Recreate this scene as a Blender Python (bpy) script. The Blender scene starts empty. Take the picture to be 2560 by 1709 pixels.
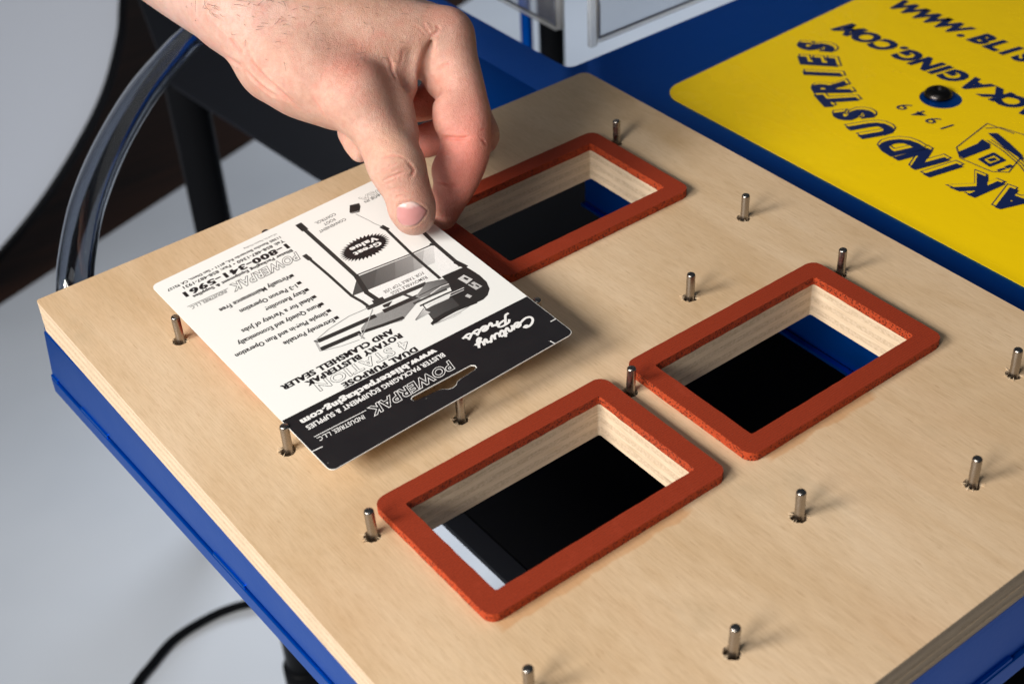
import bpy, bmesh, math, random
import numpy as np
from mathutils import Vector, Matrix
from mathutils.geometry import tessellate_polygon

S = bpy.context.scene
COL = S.collection
random.seed(7)

# ------------------------------------------------------------------ camera
cam = bpy.data.cameras.new('camera')
cam.sensor_width = 36.0
cam.lens = 50.62
cam.clip_start = 0.02
cam.clip_end = 60
cam.dof.use_dof = True
cam.dof.focus_distance = 0.68
cam.dof.aperture_fstop = 11
co = bpy.data.objects.new('camera', cam)
COL.objects.link(co)
CX, CY, CZ = (0.79095, -0.61041, -0.04258), (-0.40590, -0.47142, -0.78297), (0.45786, 0.63658, -0.62063)
co.matrix_world = Matrix(((CX[0], -CY[0], -CZ[0], -0.15063), (CX[1], -CY[1], -CZ[1], -0.61707),
                          (CX[2], -CY[2], -CZ[2], 0.42288), (0, 0, 0, 1)))
S.camera = co

# ------------------------------------------------------------------ world, studio lamps and added floor fills
w = bpy.data.worlds.new('World')
S.world = w
w.use_nodes = True
w.node_tree.nodes['Background'].inputs[0].default_value = (0.78, 0.88, 1.0, 1)
w.node_tree.nodes['Background'].inputs[1].default_value = 0.06

def lamp(name, direction, dist, size, power, color, target=(0.17, -0.2, 0), spread=180):
    l = bpy.data.lights.new(name, 'AREA')
    l.shape = 'SQUARE'
    l.size = size
    l.energy = power
    l.color = color
    l.spread = math.radians(spread)
    o = bpy.data.objects.new(name, l)
    COL.objects.link(o)
    d = Vector(direction).normalized()
    o.location = Vector(target) + d * dist
    o.rotation_euler = d.to_track_quat('Z', 'Y').to_euler()
    return o

lamp('key_softbox', (-0.97, 0.17, 0.60), 1.9, 0.55, 13.4, (1.0, 0.94, 0.86), spread=110)
lamp('second_softbox', (-0.95, -0.28, 0.58), 1.9, 0.55, 10.6, (1.0, 0.94, 0.86), spread=110)
lamp('overhead_softbox', (-0.35, -0.15, 1.0), 1.7, 0.9, 3.4, (0.97, 0.98, 1.0))
lamp('low_floor_fill', (-1.0, 0.25, 0.45), 1.6, 0.6, 1.0, (0.84, 0.91, 1.0), target=(0.45, 0.7, -0.8), spread=100)  # added low fill that lifts the floor around and under the table
lamp('under_table_fill', (0.5, 0.55, 0.62), 0.95, 0.3, 1.6, (0.86, 0.92, 1.0), target=(0.47, 0.43, -0.8), spread=80)  # added hidden fill for the floor strip below the front cut-out
lamp('far_floor_fill', (1.1, -0.7, 1.15), 1.7, 0.5, 3.2, (0.88, 0.93, 1.0), target=(1.3, 1.35, -0.8), spread=60)  # added out-of-view fill that brightens the floor behind the far opening

S.view_settings.view_transform = 'Standard'
S.view_settings.look = 'None'
S.view_settings.exposure = 0.0
S.view_settings.gamma = 1.0
S.cycles.max_bounces = 10
S.cycles.transmission_bounces = 8
S.cycles.transparent_max_bounces = 8

# ------------------------------------------------------------------ helpers
def mat(name, color=(0.5, 0.5, 0.5), rough=0.5, metal=0.0, spec=0.5):
    m = bpy.data.materials.new(name)
    m.use_nodes = True
    b = m.node_tree.nodes['Principled BSDF']
    b.inputs['Base Color'].default_value = (*color, 1)
    b.inputs['Roughness'].default_value = rough
    b.inputs['Metallic'].default_value = metal
    b.inputs['Specular IOR Level'].default_value = spec
    return m

class NT:
    """small node-building helper"""
    def __init__(self, m):
        self.t = m.node_tree
        self.b = self.t.nodes['Principled BSDF']
        self.co = self.t.nodes.new('ShaderNodeTexCoord').outputs['Object']
    def link(self, a, b): self.t.links.new(a, b)
    def put(self, sock, val):
        if hasattr(val, 'links'): self.link(val, sock)
        else: sock.default_value = val
    def mapping(self, scale, rot=(0, 0, 0), loc=(0, 0, 0), src=None):
        n = self.t.nodes.new('ShaderNodeMapping')
        n.inputs['Scale'].default_value = scale
        n.inputs['Rotation'].default_value = rot
        n.inputs['Location'].default_value = loc
        self.link(src or self.co, n.inputs['Vector'])
        return n.outputs[0]
    def noise(self, vec, scale=1.0, detail=3.0, rough=0.55, dist=0.0):
        n = self.t.nodes.new('ShaderNodeTexNoise')
        n.inputs['Scale'].default_value = scale
        n.inputs['Detail'].default_value = detail
        n.inputs['Roughness'].default_value = rough
        n.inputs['Distortion'].default_value = dist
        self.link(vec, n.inputs['Vector'])
        return n.outputs['Fac']
    def voronoi(self, vec, scale, feature='F1'):
        n = self.t.nodes.new('ShaderNodeTexVoronoi')
        n.feature = feature
        n.inputs['Scale'].default_value = scale
        self.link(vec, n.inputs['Vector'])
        return n.outputs['Distance']
    def ramp(self, fac, stops):
        n = self.t.nodes.new('ShaderNodeValToRGB')
        e = n.color_ramp.elements
        while len(e) < len(stops): e.new(0.5)
        for k, (p, c) in enumerate(stops):
            e[k].position = p
            e[k].color = (*c, 1) if len(c) == 3 else c
        self.link(fac, n.inputs['Fac'])
        return n.outputs['Color']
    def rng(self, v, a, b, c=0.0, d=1.0):
        n = self.t.nodes.new('ShaderNodeMapRange')
        self.link(v, n.inputs['Value'])
        for k, x in zip(('From Min', 'From Max', 'To Min', 'To Max'), (a, b, c, d)):
            n.inputs[k].default_value = x
        return n.outputs['Result']
    def mix(self, fac, a, b, mode='MIX'):
        n = self.t.nodes.new('ShaderNodeMix')
        n.data_type = 'RGBA'
        n.blend_type = mode
        self.put(n.inputs['Factor'], fac)
        for s, v in ((n.inputs['A'], a), (n.inputs['B'], b)):
            s_ = [x for x in n.inputs if x.name == s.name and x.type == 'RGBA'][0]
            self.put(s_, (*v, 1) if isinstance(v, tuple) and len(v) == 3 else v)
        return [x for x in n.outputs if x.type == 'RGBA'][0]
    def math(self, op, a, b=0.0):
        n = self.t.nodes.new('ShaderNodeMath')
        n.operation = op
        self.put(n.inputs[0], a)
        self.put(n.inputs[1], b)
        return n.outputs[0]
    def sep(self):
        n = self.t.nodes.new('ShaderNodeSeparateXYZ')
        self.link(self.co, n.inputs[0])
        return n.outputs
    def bump(self, h, strength, dist):
        n = self.t.nodes.new('ShaderNodeBump')
        n.inputs['Strength'].default_value = strength
        n.inputs['Distance'].default_value = dist
        self.link(h, n.inputs['Height'])
        if self.b.inputs['Normal'].links:
            self.link(self.b.inputs['Normal'].links[0].from_socket, n.inputs['Normal'])
        self.link(n.outputs[0], self.b.inputs['Normal'])
    def color(self, c): self.link(c, self.b.inputs['Base Color'])
    def rough(self, c): self.link(c, self.b.inputs['Roughness'])

def empty(name, loc=(0, 0, 0), label=None, cat=None, group=None):
    o = bpy.data.objects.new(name, None)
    o.empty_display_size = 0.02
    o.location = loc
    COL.objects.link(o)
    tag(o, label, cat, group)
    return o

def tag(o, label=None, cat=None, group=None, kind=None):
    for k, v in (('label', label), ('category', cat), ('group', group), ('kind', kind)):
        if v: o[k] = v
    return o

def world_of(p):
    m = Matrix.Identity(4)
    while p is not None:
        m = p.matrix_parent_inverse @ p.matrix_basis @ m
        p = p.parent
    return m

def obj(name, me, parent=None, mats=(), smooth=False, local=False):
    """link a mesh; vertices are given in world space unless local=True"""
    o = bpy.data.objects.new(name, me)
    COL.objects.link(o)
    for m in mats: me.materials.append(m)
    if smooth: me.shade_smooth()
    if parent is not None:
        o.parent = parent
        if not local: o.matrix_parent_inverse = world_of(parent).inverted()
    return o

def mesh(name, V, F, mi=None):
    me = bpy.data.meshes.new(name)
    me.from_pydata([tuple(v) for v in V], [], [tuple(f) for f in F])
    if mi is not None: me.polygons.foreach_set('material_index', mi)
    me.validate()
    me.update()
    return me

def cr(pts, n=6, closed=False):
    """Catmull-Rom resampling of a polyline"""
    A = [np.array(p, float) for p in pts]
    if closed: A = [A[-1]] + A + [A[0], A[1]]
    else: A = [2*A[0]-A[1]] + A + [2*A[-1]-A[-2]]
    out = []
    for i in range(1, len(A)-2):
        p0, p1, p2, p3 = A[i-1:i+3]
        for k in range(n):
            t = k/n
            out.append(.5*(2*p1+(p2-p0)*t+(2*p0-5*p1+4*p2-p3)*t*t+(3*p1-p0-3*p2+p3)*t**3))
    if not closed: out.append(A[-2])
    return out

def rrect(x0, y0, x1, y1, r, n=6, rs=None):
    """counter-clockwise rounded rectangle; rs = radius per corner (x0y0, x1y0, x1y1, x0y1)"""
    rs = rs or (r,)*4
    out = []
    for (cx, cy, a0), q in zip((((x0, y0), 0, 180), ((x1, y0), 0, 270), ((x1, y1), 0, 0), ((x0, y1), 0, 90)) and
                               ((x0, y0, 180), (x1, y0, 270), (x1, y1, 0), (x0, y1, 90)), rs):
        if q <= 0:
            out.append((cx, cy)); continue
        ox = cx + (q if cx == x0 else -q); oy = cy + (q if cy == y0 else -q)
        for k in range(n+1):
            a = math.radians(a0 + 90*k/n)
            out.append((ox+q*math.cos(a), oy+q*math.sin(a)))
    return out

def circle(cx, cy, r, n=20, jit=0.0):
    return [(cx+(r+random.uniform(-jit, jit))*math.cos(2*math.pi*k/n), cy+(r+random.uniform(-jit, jit))*math.sin(2*math.pi*k/n)) for k in range(n)]

def plate_data(outer, holes, z0, z1, bevel=0.0):
    """a flat plate with through holes: top, bottom and walls (wall material index 1)"""
    loops = [outer] + list(holes)
    flat = [Vector((x, y, 0)) for l in loops for x, y in l]
    tri = tessellate_polygon([[Vector((x, y, 0)) for x, y in l] for l in loops])
    n = len(flat)
    V = [(v.x, v.y, z1) for v in flat] + [(v.x, v.y, z0) for v in flat]
    F, mi = [], []
    for a, b, c in tri:
        A, B, C_ = flat[a], flat[b], flat[c]
        if (B-A).cross(C_-A).z < 0: a, b, c = a, c, b
        F.append((a, b, c)); mi.append(0)
        F.append((c+n, b+n, a+n)); mi.append(0)
    s = 0
    for li, l in enumerate(loops):
        m = len(l)
        area = sum(l[k][0]*l[(k+1) % m][1]-l[(k+1) % m][0]*l[k][1] for k in range(m))
        ccw = area > 0
        for k in range(m):
            a, b = s+k, s+(k+1) % m
            q = (a+n, b+n, b, a) if ccw == (li == 0) else (b+n, a+n, a, b)
            F.append(q); mi.append(1)
        s += m
    return V, F, mi

def plate(name, outer, holes, z0, z1, parent=None, mats=()):
    V, F, mi = plate_data(outer, holes, z0, z1)
    me = mesh(name, V, F, mi if len(mats) > 1 else None)
    return obj(name, me, parent, mats)

def box_data(x0, y0, z0, x1, y1, z1):
    V = [(x, y, z) for z in (z0, z1) for y in (y0, y1) for x in (x0, x1)]
    F = [(0, 2, 3, 1), (4, 5, 7, 6), (0, 1, 5, 4), (2, 6, 7, 3), (0, 4, 6, 2), (1, 3, 7, 5)]
    return V, F

class MB:
    def __init__(self): self.V, self.F = [], []
    def add(self, V, F):
        n = len(self.V)
        self.V += [tuple(v) for v in V]
        self.F += [tuple(i+n for i in f) for f in F]
        return self
    def box(self, *a): return self.add(*box_data(*a))
    def tube(self, pts, r, n=12, caps=True, inward=False):
        P = [Vector(p) for p in pts]
        R = r if hasattr(r, '__len__') else [r]*len(P)
        t = (P[1]-P[0]).normalized()
        u = t.orthogonal().normalized()
        V, F = [], []
        for i, p in enumerate(P):
            t2 = (P[min(i+1, len(P)-1)]-P[max(i-1, 0)]).normalized()
            u = (u-t2*u.dot(t2)).normalized()
            v = t2.cross(u)
            for k in range(n):
                a = 2*math.pi*k/n
                V.append(p+u*(R[i]*math.cos(a))+v*(R[i]*math.sin(a)))
        for i in range(len(P)-1):
            for k in range(n):
                a, b = i*n+k, i*n+(k+1) % n
                f = (a, b, b+n, a+n)
                F.append(f[::-1] if inward else f)
        if caps:
            F.append(tuple(range(n))[::-1]); F.append(tuple((len(P)-1)*n+k for k in range(n)))
        return self.add(V, F)
    def lathe(self, c, prof, n=24):
        """prof: (r, z) from bottom to top about a vertical axis at c"""
        V, F = [], []
        for r, z in prof:
            for k in range(n):
                a = 2*math.pi*k/n
                V.append((c[0]+r*math.cos(a), c[1]+r*math.sin(a), c[2]+z))
        for i in range(len(prof)-1):
            for k in range(n):
                a, b = i*n+k, i*n+(k+1) % n
                F.append((a, b, b+n, a+n))
        F.append(tuple(range(n))[::-1]); F.append(tuple((len(prof)-1)*n+k for k in range(n)))
        return self.add(V, F)
    def build(self, name, parent=None, m=None, smooth=False, local=False):
        return obj(name, mesh(name, self.V, self.F), parent, [m] if m else [], smooth, local)

def bevel(o, wdt=0.0008, seg=2, ang=35):
    b = o.modifiers.new('bevel', 'BEVEL')
    b.width = wdt
    b.segments = seg
    b.limit_method = 'ANGLE'
    b.angle_limit = math.radians(ang)
    return o

# ------------------------------------------------------------------ materials
def m_paint(name, col, rough=0.3, bump=0.06):
    m = mat(name, col, rough, 0.0, .035)
    n = NT(m)
    n.bump(n.noise(n.mapping((420,)*3), 1, 3), bump, 0.001)
    n.rough(n.rng(n.noise(n.mapping((30,)*3), 1, 4), .3, .7, rough*.93, rough*1.08))
    return m

def m_ply_top():
    m = mat('birch_face', rough=0.55, spec=0.35)
    n = NT(m)
    base = n.ramp(n.noise(n.mapping((13, 6, 1)), 1, 5, .62, .8), [(.30, (.53, .37, .215)), (.5, (.605, .445, .285)), (.70, (.66, .505, .345))])
    fib = n.noise(n.mapping((1700, 85, 1), rot=(0, 0, .05)), 1, 4, .72)
    c = n.mix(1.0, base, n.ramp(fib, [(.28, (.82, .79, .74)), (.52, (1, 1, 1)), (.78, (1.09, 1.09, 1.08))]), 'MULTIPLY')
    band = n.noise(n.mapping((115, 8, 1)), 1, 4, .65, .6)
    c = n.mix(1.0, c, n.ramp(band, [(.3, (.965, .945, .92)), (.6, (1.015, 1.015, 1.015))]), 'MULTIPLY')
    pore = n.rng(n.noise(n.mapping((900, 110, 1)), 1, 2, .5), .66, .74)
    c = n.mix(n.math('MULTIPLY', pore, .35), c, (.30, .17, .08))
    pink = n.rng(n.noise(n.mapping((14, 5, 1), loc=(3, 1, 0)), 1, 3), .55, .75)
    c = n.mix(n.math('MULTIPLY', pink, .2), c, (.58, .34, .20))
    smudge = n.rng(n.noise(n.mapping((22, 16, 1), loc=(7, 3, 0)), 1, 4, .6), .60, .78)
    c = n.mix(n.math('MULTIPLY', smudge, .36), c, (.34, .27, .17))
    # glue stains that run along the near side of the gaskets
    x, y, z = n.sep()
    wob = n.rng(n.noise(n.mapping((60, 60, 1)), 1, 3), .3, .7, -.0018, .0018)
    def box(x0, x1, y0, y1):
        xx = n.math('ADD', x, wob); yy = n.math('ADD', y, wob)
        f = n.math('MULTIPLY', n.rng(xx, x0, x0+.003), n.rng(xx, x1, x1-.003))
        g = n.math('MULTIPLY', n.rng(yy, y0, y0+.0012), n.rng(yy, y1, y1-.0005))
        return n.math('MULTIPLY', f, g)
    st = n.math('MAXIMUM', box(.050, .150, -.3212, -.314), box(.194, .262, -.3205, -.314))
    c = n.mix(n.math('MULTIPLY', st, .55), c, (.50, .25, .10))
    n.color(c)
    n.bump(fib, .12, .0004)
    n.bump(n.noise(n.mapping((260, 30, 1)), 1, 3), .10, .001)
    return m

def m_ply_edge(name, c0, c1, along):
    m = mat(name, rough=0.7, spec=0.2)
    n = NT(m)
    g = n.noise(n.mapping((70, 70, 1900) if along else (700, 700, 900)), 1, 4, .6)
    c = n.ramp(g, [(.3, c0), (.65, c1)])
    d = n.rng(n.noise(n.mapping((40, 40, 700)), 1, 3), .62, .72)
    c = n.mix(n.math('MULTIPLY', d, .4), c, tuple(v*.45 for v in c0))
    n.color(c)
    n.bump(g, .35, .0006)
    return m

def m_rubber(name, c, porous):
    m = mat(name, rough=0.75, spec=0.25)
    n = NT(m)
    sp = n.noise(n.mapping((1300,)*3), 1, 4, .6)
    col = n.ramp(sp, [(.3, tuple(v*.75 for v in c)), (.6, c), (.8, tuple(v*1.2 for v in c))])
    if porous:
        v = n.voronoi(n.mapping((850,)*3), 1)
        gate = n.rng(n.noise(n.mapping((500,)*3), 1, 2), .38, .5)
        hole = n.math('MULTIPLY', n.rng(v, .48, .25), gate)
        col = n.mix(n.math('MULTIPLY', hole, .8), col, (.06, .008, .004))
        n.bump(n.math('SUBTRACT', sp, hole), .7, .0009)
    else:
        v = n.voronoi(n.mapping((600,)*3), 1)
        hole = n.math('MULTIPLY', n.rng(v, .16, .07), n.rng(n.noise(n.mapping((60,)*3), 1, 2), .5, .6))
        col = n.mix(n.math('MULTIPLY', hole, .8), col, (.05, .006, .004))
        x, y, z = n.sep()
        rib = n.math('SINE', n.math('MULTIPLY', y, 5200.0))
        n.bump(rib, .3, .0005)
        n.bump(sp, .25, .0005)
        dust = n.rng(n.noise(n.mapping((70, 40, 60)), 1, 4, .7), .58, .8)
        col = n.mix(n.math('MULTIPLY', dust, .22), col, tuple(min(1, v*1.7+.02) for v in c))
    n.color(col)
    return m

M = {}
M['ply_top'] = m_ply_top()
M['ply_a'] = m_ply_edge('birch_edge_long_grain', (.56, .42, .28), (.71, .57, .42), True)
M['ply_b'] = m_ply_edge('birch_edge_end_grain', (.47, .355, .24), (.63, .495, .36), False)
M['rubber_top'] = m_rubber('silicone_face', (.275, .031, .009), False)
M['rubber_side'] = m_rubber('silicone_cut_edge', (.44, .056, .014), True)
M['blue'] = m_paint('blue_metallic_paint', (.0, .112, .60), .34)
M['blue'].node_tree.nodes['Principled BSDF'].inputs['Metallic'].default_value = .86
M['black'] = m_paint('black_powder_coat', (.006, .0065, .008), .36)
M['charcoal'] = m_paint('charcoal_sheet', (.013, .0145, .019), .5)
M['steel'] = mat('pin_steel', (.36, .335, .31), .26, 1.0)
_n = NT(M['steel']); _n.bump(_n.noise(_n.mapping((60, 60, 2600)), 1, 3), .15, .0003)
_n.rough(_n.rng(_n.noise(_n.mapping((300,)*3), 1, 3), .3, .7, .2, .36))
M['bolt'] = mat('black_oxide_bolt', (.055, .050, .048), .3, 1.0)
M['dark_hole'] = mat('hole_shade', (.012, .009, .007), .8)
M['splinter'] = mat('wood_splinter', (.66, .52, .36), .7)
M['yellow'] = mat('yellow_vinyl', (.90, .615, .0), .22, 0.0, .2)
_n = NT(M['yellow']); _n.b.inputs['Coat Weight'].default_value = .3; _n.b.inputs['Coat Roughness'].default_value = .08
_n.bump(_n.noise(_n.mapping((16, 16, 16)), 1, 3, .6, 1.2), .10, .004)
_n.rough(_n.rng(_n.noise(_n.mapping((24, 9, 24), rot=(0, 0, .5)), 1, 4, .6, 1.5), .35, .7, .16, .34))
M['navy'] = mat('navy_ink', (.006, .016, .085), .22)
M['ink'] = mat('black_ink', (.012, .011, .013), .42)
M['ink_grey'] = mat('grey_ink', (.16, .16, .16), .5)
M['card'] = mat('coated_card', (.80, .81, .80), .42)
_n = NT(M['card']); _n.bump(_n.noise(_n.mapping((700,)*3), 1, 3), .04, .0004)
M['card_edge'] = mat('card_edge', (.78, .77, .74), .8)
M['white_ink'] = mat('white_print', (.80, .80, .80), .42)

def m_header():
    m = mat('black_header_ink', (.012, .011, .013), .38)
    n = NT(m)
    sp = n.rng(n.voronoi(n.mapping((130,)*3), 1), .05, .025)
    n.color(n.mix(n.math('MULTIPLY', sp, .5), (.012, .011, .013), (.3, .3, .28)))
    n.rough(n.rng(n.noise(n.mapping((90,)*3), 1, 3), .3, .7, .33, .46))
    return m
M['header'] = m_header()

def m_print():
    m = mat('halftone_print', rough=.45)
    n = NT(m)
    a = n.t.nodes.new('ShaderNodeAttribute'); a.attribute_name = 'tone'
    gr = n.noise(n.mapping((3500,)*3), 1, 2)
    n.color(n.mix(1.0, a.outputs['Color'], n.ramp(gr, [(.3, (.8, .8, .8)), (.7, (1.15, 1.15, 1.15))]), 'MULTIPLY'))
    return m
M['print'] = m_print()

def m_floor_paper():
    m = mat('white_backdrop_paper', (.55, .59, .65), .6)
    n = NT(m)
    n.color(n.ramp(n.noise(n.mapping((2.5,)*3), 1, 3), [(.3, (.50, .545, .61)), (.7, (.58, .62, .68))]))
    return m
M['paper'] = m_floor_paper()

def m_wood_floor():
    m = mat('dark_floorboards', rough=.45)
    n = NT(m)
    g = n.noise(n.mapping((3, 40, 1)), 1, 4, .6, .4)
    n.color(n.ramp(g, [(.3, (.010, .004, .002)), (.7, (.030, .011, .005))]))
    n.bump(g, .2, .002)
    return m
M['floorwood'] = m_wood_floor()

def m_clear(name, col, ior=1.45, rough=.02):
    m = mat(name, col, rough)
    b = m.node_tree.nodes['Principled BSDF']
    b.inputs['Transmission Weight'].default_value = 1.0
    b.inputs['IOR'].default_value = ior
    return m
M['tube'] = m_clear('clear_vinyl', (.50, .53, .58), 1.42, .04)
M['acrylic_edge'] = mat('frosted_acrylic_edge', (.90, .92, .91), .5)
M['acrylic_edge'].node_tree.nodes['Principled BSDF'].inputs['Alpha'].default_value = .4
M['acrylic_bend'] = mat('acrylic_bend', (.82, .84, .83), .3)
M['acrylic_bend'].node_tree.nodes['Principled BSDF'].inputs['Alpha'].default_value = .35
M['acrylic'] = m_clear('clear_acrylic', (.93, .95, .96), 1.49, .01)
M['acrylic'].node_tree.nodes['Principled BSDF'].inputs['Transmission Weight'].default_value = .86  # some diffuse white mixed in to stand for reflections on the sheets

def m_skin():
    m = mat('skin', rough=.46, spec=.42)
    n = NT(m)
    a = n.t.nodes.new('ShaderNodeAttribute'); a.attribute_name = 'flush_shade'
    s = n.t.nodes.new('ShaderNodeSeparateColor'); n.link(a.outputs['Color'], s.inputs[0])
    red, pale, tan = s.outputs[0], s.outputs[1], s.outputs[2]
    blot = n.noise(n.mapping((75,)*3), 1, 4, .6)
    c = n.ramp(blot, [(.3, (.53, .30, .232)), (.5, (.57, .345, .272)), (.7, (.605, .39, .318))])
    c = n.mix(pale, c, (.70, .50, .46))
    c = n.mix(tan, c, (.64, .38, .25))
    c = n.mix(red, c, (.68, .24, .19))
    mott = n.noise(n.mapping((320,)*3), 1, 3, .6)
    c = n.mix(1.0, c, n.ramp(mott, [(.3, (.93, .88, .87)), (.7, (1.04, 1.05, 1.06))]), 'MULTIPLY')
    rb = n.rng(n.noise(n.mapping((110,)*3, loc=(2, 5, 1)), 1, 5, .7), .5, .75)
    c = n.mix(n.math('MULTIPLY', rb, .42), c, (.62, .23, .185))
    fol = n.math('MULTIPLY', n.rng(n.voronoi(n.mapping((520,)*3), 1), .2, .08), .22)
    c = n.mix(fol, c, (.36, .14, .09))
    n.color(c)
    b = n.b
    b.inputs['Subsurface Weight'].default_value = .55
    b.inputs['Subsurface Radius'].default_value = (1.0, .32, .18)
    b.inputs['Subsurface Scale'].default_value = .0035
    cell = n.voronoi(n.mapping((1100, 1100, 1100)), 1, 'DISTANCE_TO_EDGE')
    n.bump(n.rng(cell, 0, .22), .35, .00035)
    n.bump(n.noise(n.mapping((420,)*3), 1, 5, .7), .5, .0008)
    n.rough(n.rng(mott, .3, .7, .40, .54))
    return m
M['skin'] = m_skin()
M['nail'] = mat('nail', (.66, .36, .33), .24)
_n = NT(M['nail'])
_b = _n.b; _b.inputs['Subsurface Weight'].default_value = .4; _b.inputs['Subsurface Radius'].default_value = (1, .35, .25); _b.inputs['Subsurface Scale'].default_value = .002
_a = _n.t.nodes.new('ShaderNodeAttribute'); _a.attribute_name = 'tone'
_n.color(_a.outputs['Color'])
M['hair'] = mat('body_hair', (.035, .018, .010), .5)

# ------------------------------------------------------------------ the setting
fl = obj('floor', mesh('floor', *box_data(-6, -6, -.85, 8, 9, -.804)), None, [M['floorwood']]); tag(fl, kind='structure')
# white backdrop paper, its far edge runs obliquely behind the machine
def edge_y(x): return 1.191 + (x-.24)*.3187
pp = [(-1.8, -2.2), (3.0, -2.2), (3.0, edge_y(3.0)), (-1.8, edge_y(-1.8))]
pa = plate('backdrop_paper', pp, [], -.803, -.80, None, [M['paper']]); tag(pa, kind='structure')

# round white studio reflector leaning behind the machine on the left
def reflector():
    o3 = [(0.3466, 0.8904, -0.92)]
    P0 = Vector((-.1506, -.6171, .4229))
    ring = [(0.6681, 1.5738, -0.5931), (0.6334, 1.5435, -0.6497), (0.5627, 1.5125, -0.7336), (0.4435, 1.4962, -0.8382), (0.3303, 1.4981, -0.9199), (0.2289, 1.5136, -0.9787)]
    ring = [P0+(Vector(p)-P0)*.86 for p in ring]
    ex, ey = Vector(CX), -Vector(CY)
    c2 = [((p-ring[0]).dot(ex), (p-ring[0]).dot(ey)) for p in ring]
    out = [(.03, .30), (.01, .14)] + c2 + [(-.45, -.435), (-.95, -.40), (-1.35, .1), (-1.25, .7), (-.8, 1.05), (-.25, .85)]
    out = [tuple(p) for p in cr(out, 6, True)]
    def ringed(scale, zoff):
        cx = sum(p[0] for p in out)/len(out); cy = sum(p[1] for p in out)/len(out)
        return [(cx+(p[0]-cx)*scale, cy+(p[1]-cy)*scale) for p in out]
    nz = ex.cross(ey)
    mw = Matrix((( ex.x, ey.x, nz.x, ring[0].x), (ex.y, ey.y, nz.y, ring[0].y), (ex.z, ey.z, nz.z, ring[0].z), (0, 0, 0, 1)))
    root = empty('studio_reflector', mw.translation, 'large round white reflector panel with a black rim behind the clear hose', 'reflector')
    def put(name, V, F, m):
        V = [tuple(mw @ Vector(v)) for v in V]
        return obj(name, mesh(name, V, F), root, [m])
    V, F, mi = plate_data(ringed(.985, 0), [], -.01, 0.0)
    put('panel', V, F, M['refl'])
    V, F, mi = plate_data(ringed(.996, 0), [ringed(.9855, 0)], -.02, .008)
    put('rim', V, F, M['black'])
M['refl'] = mat('reflector_cloth', (.60, .65, .75), .7)
reflector()

# black machine base: two shelves and legs
base = empty('machine_base', (.3, .3, -.8), 'black steel base with shelves and round legs under the blue turntable', 'machine base')
sh = plate('rear_shelf', [(.3406, .624), (.3583, .379), (.40, .05), (.58, .05), (.60, 1.0), (.46, 1.0)], [], -.254, -.25, base, [M['charcoal']]); bevel(sh, .0012)
lw = plate('lower_shelf', [(.1821, .27), (.186, -.40), (.9, -.40), (.9, .27)], [], -.206, -.20, base, [M['black']]); bevel(lw, .001)
lp = plate('shelf_lip', [(.1687, .27), (.1715, -.40), (.1859, -.40), (.1820, .27)], [], -.203, -.199, base, [M['charcoal']])
def leg(x, y, z0, z1, r, collar=None):
    b = MB().tube([(x, y, z0), (x, y, z1)], r, 20)
    o = b.build('leg', base, M['black'], True)
    bevel(o, .002)
    if collar:
        MB().lathe((x, y, collar), [(r*1.0, -.02), (r*1.22, -.018), (r*1.22, .018), (r*1.0, .02)], 20).build('collar', o, M['black'], True)
    return o
leg(.358, .630, -.8, -.2545, .0205)
leg(.200, .243, -.80, -.2063, .0165, -.69)
leg(.80, -.33, -.80, -.2063, .021)
o_ = leg(.719, .533, -.80, -.03, .0067); o_.data.materials[0] = M['blue']
# legs seen through the far station opening
leg(.740, .516, -.80, -.03, .0140)

# power cable on the floor
cb = MB().tube(cr([(-.05, .33, -.794), (.075, .4215, -.794), (.111, .4426, -.794), (.1453, .4585, -.794), (.1848, .4618, -.794), (.2157, .4582, -.794), (.2433, .4476, -.794), (.2835, .4292, -.794), (.36, .36, -.794)], 8), 0.0049, 10)
tag(cb.build('power_cable', None, M['black'], True), 'black power cable curving over the white floor paper', 'cable')

# ------------------------------------------------------------------ blue turntable
TB = 0.0188                                     # thickness of the plywood
tt = empty('turntable', (.575, -.2125, -.0188), 'blue painted steel turntable that carries the wooden fixture board', 'turntable')
ZP = -TB - .0003
top_out = [(.0127, -.4249), (1.15, -.4249), (1.15, .75), (.344, .75), (.344, .0025), (.0005, .0025)]
hole_board = rrect(.033, -.392, .344, -.018, .004, 3)[::-1]
hole_far = rrect(.377, .0375, .80, .60, .006, 3)[::-1]
tp = plate('deck_plate', top_out, [hole_board, hole_far], ZP-.003, ZP, tt, [M['blue']])
# side plates (channel webs) with a turned-out bottom flange
def web(x0, y0, x1, y1, name='side_plate', z1=None, z0=-.0577):
    return MB().box(min(x0, x1), min(y0, y1), z0, max(x0, x1), max(y0, y1), ZP-.0031 if z1 is None else z1).build(name, tt, M['blue'])
def slanted(name, o0, o1, z0, z1, y0=-.4249, y1=.0137):
    xa = lambda yy: (.0137-yy)*.0278
    e = lambda yy, zz: yy-(.0105*(zz+.0577)/.039 if yy > .0136 and zz > -.05 else 0)
    V = [(xa(yy)+o, e(yy, zz), zz) for zz in (z0, z1) for yy in (y0, y1) for o in (o0, o1)]
    return bevel(obj(name, mesh(name, V, box_data(0, 0, 0, 1, 1, 1)[1]), tt, [M['blue']]), .0006)
slanted('side_plate', 0, .003, -.0572, ZP-.0031)
web(.0155, -.4249, 1.15, -.4219)
web(.0045, .0, .344, .0025)
web(.344, .0138, .347, .75)
web(.377, .0375, .380, .60); web(.3801, .0345, .80, .0375)
web(.344, -.392, .347, -.018, z0=-.079); web(.033, -.392, .036, -.018)
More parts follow.
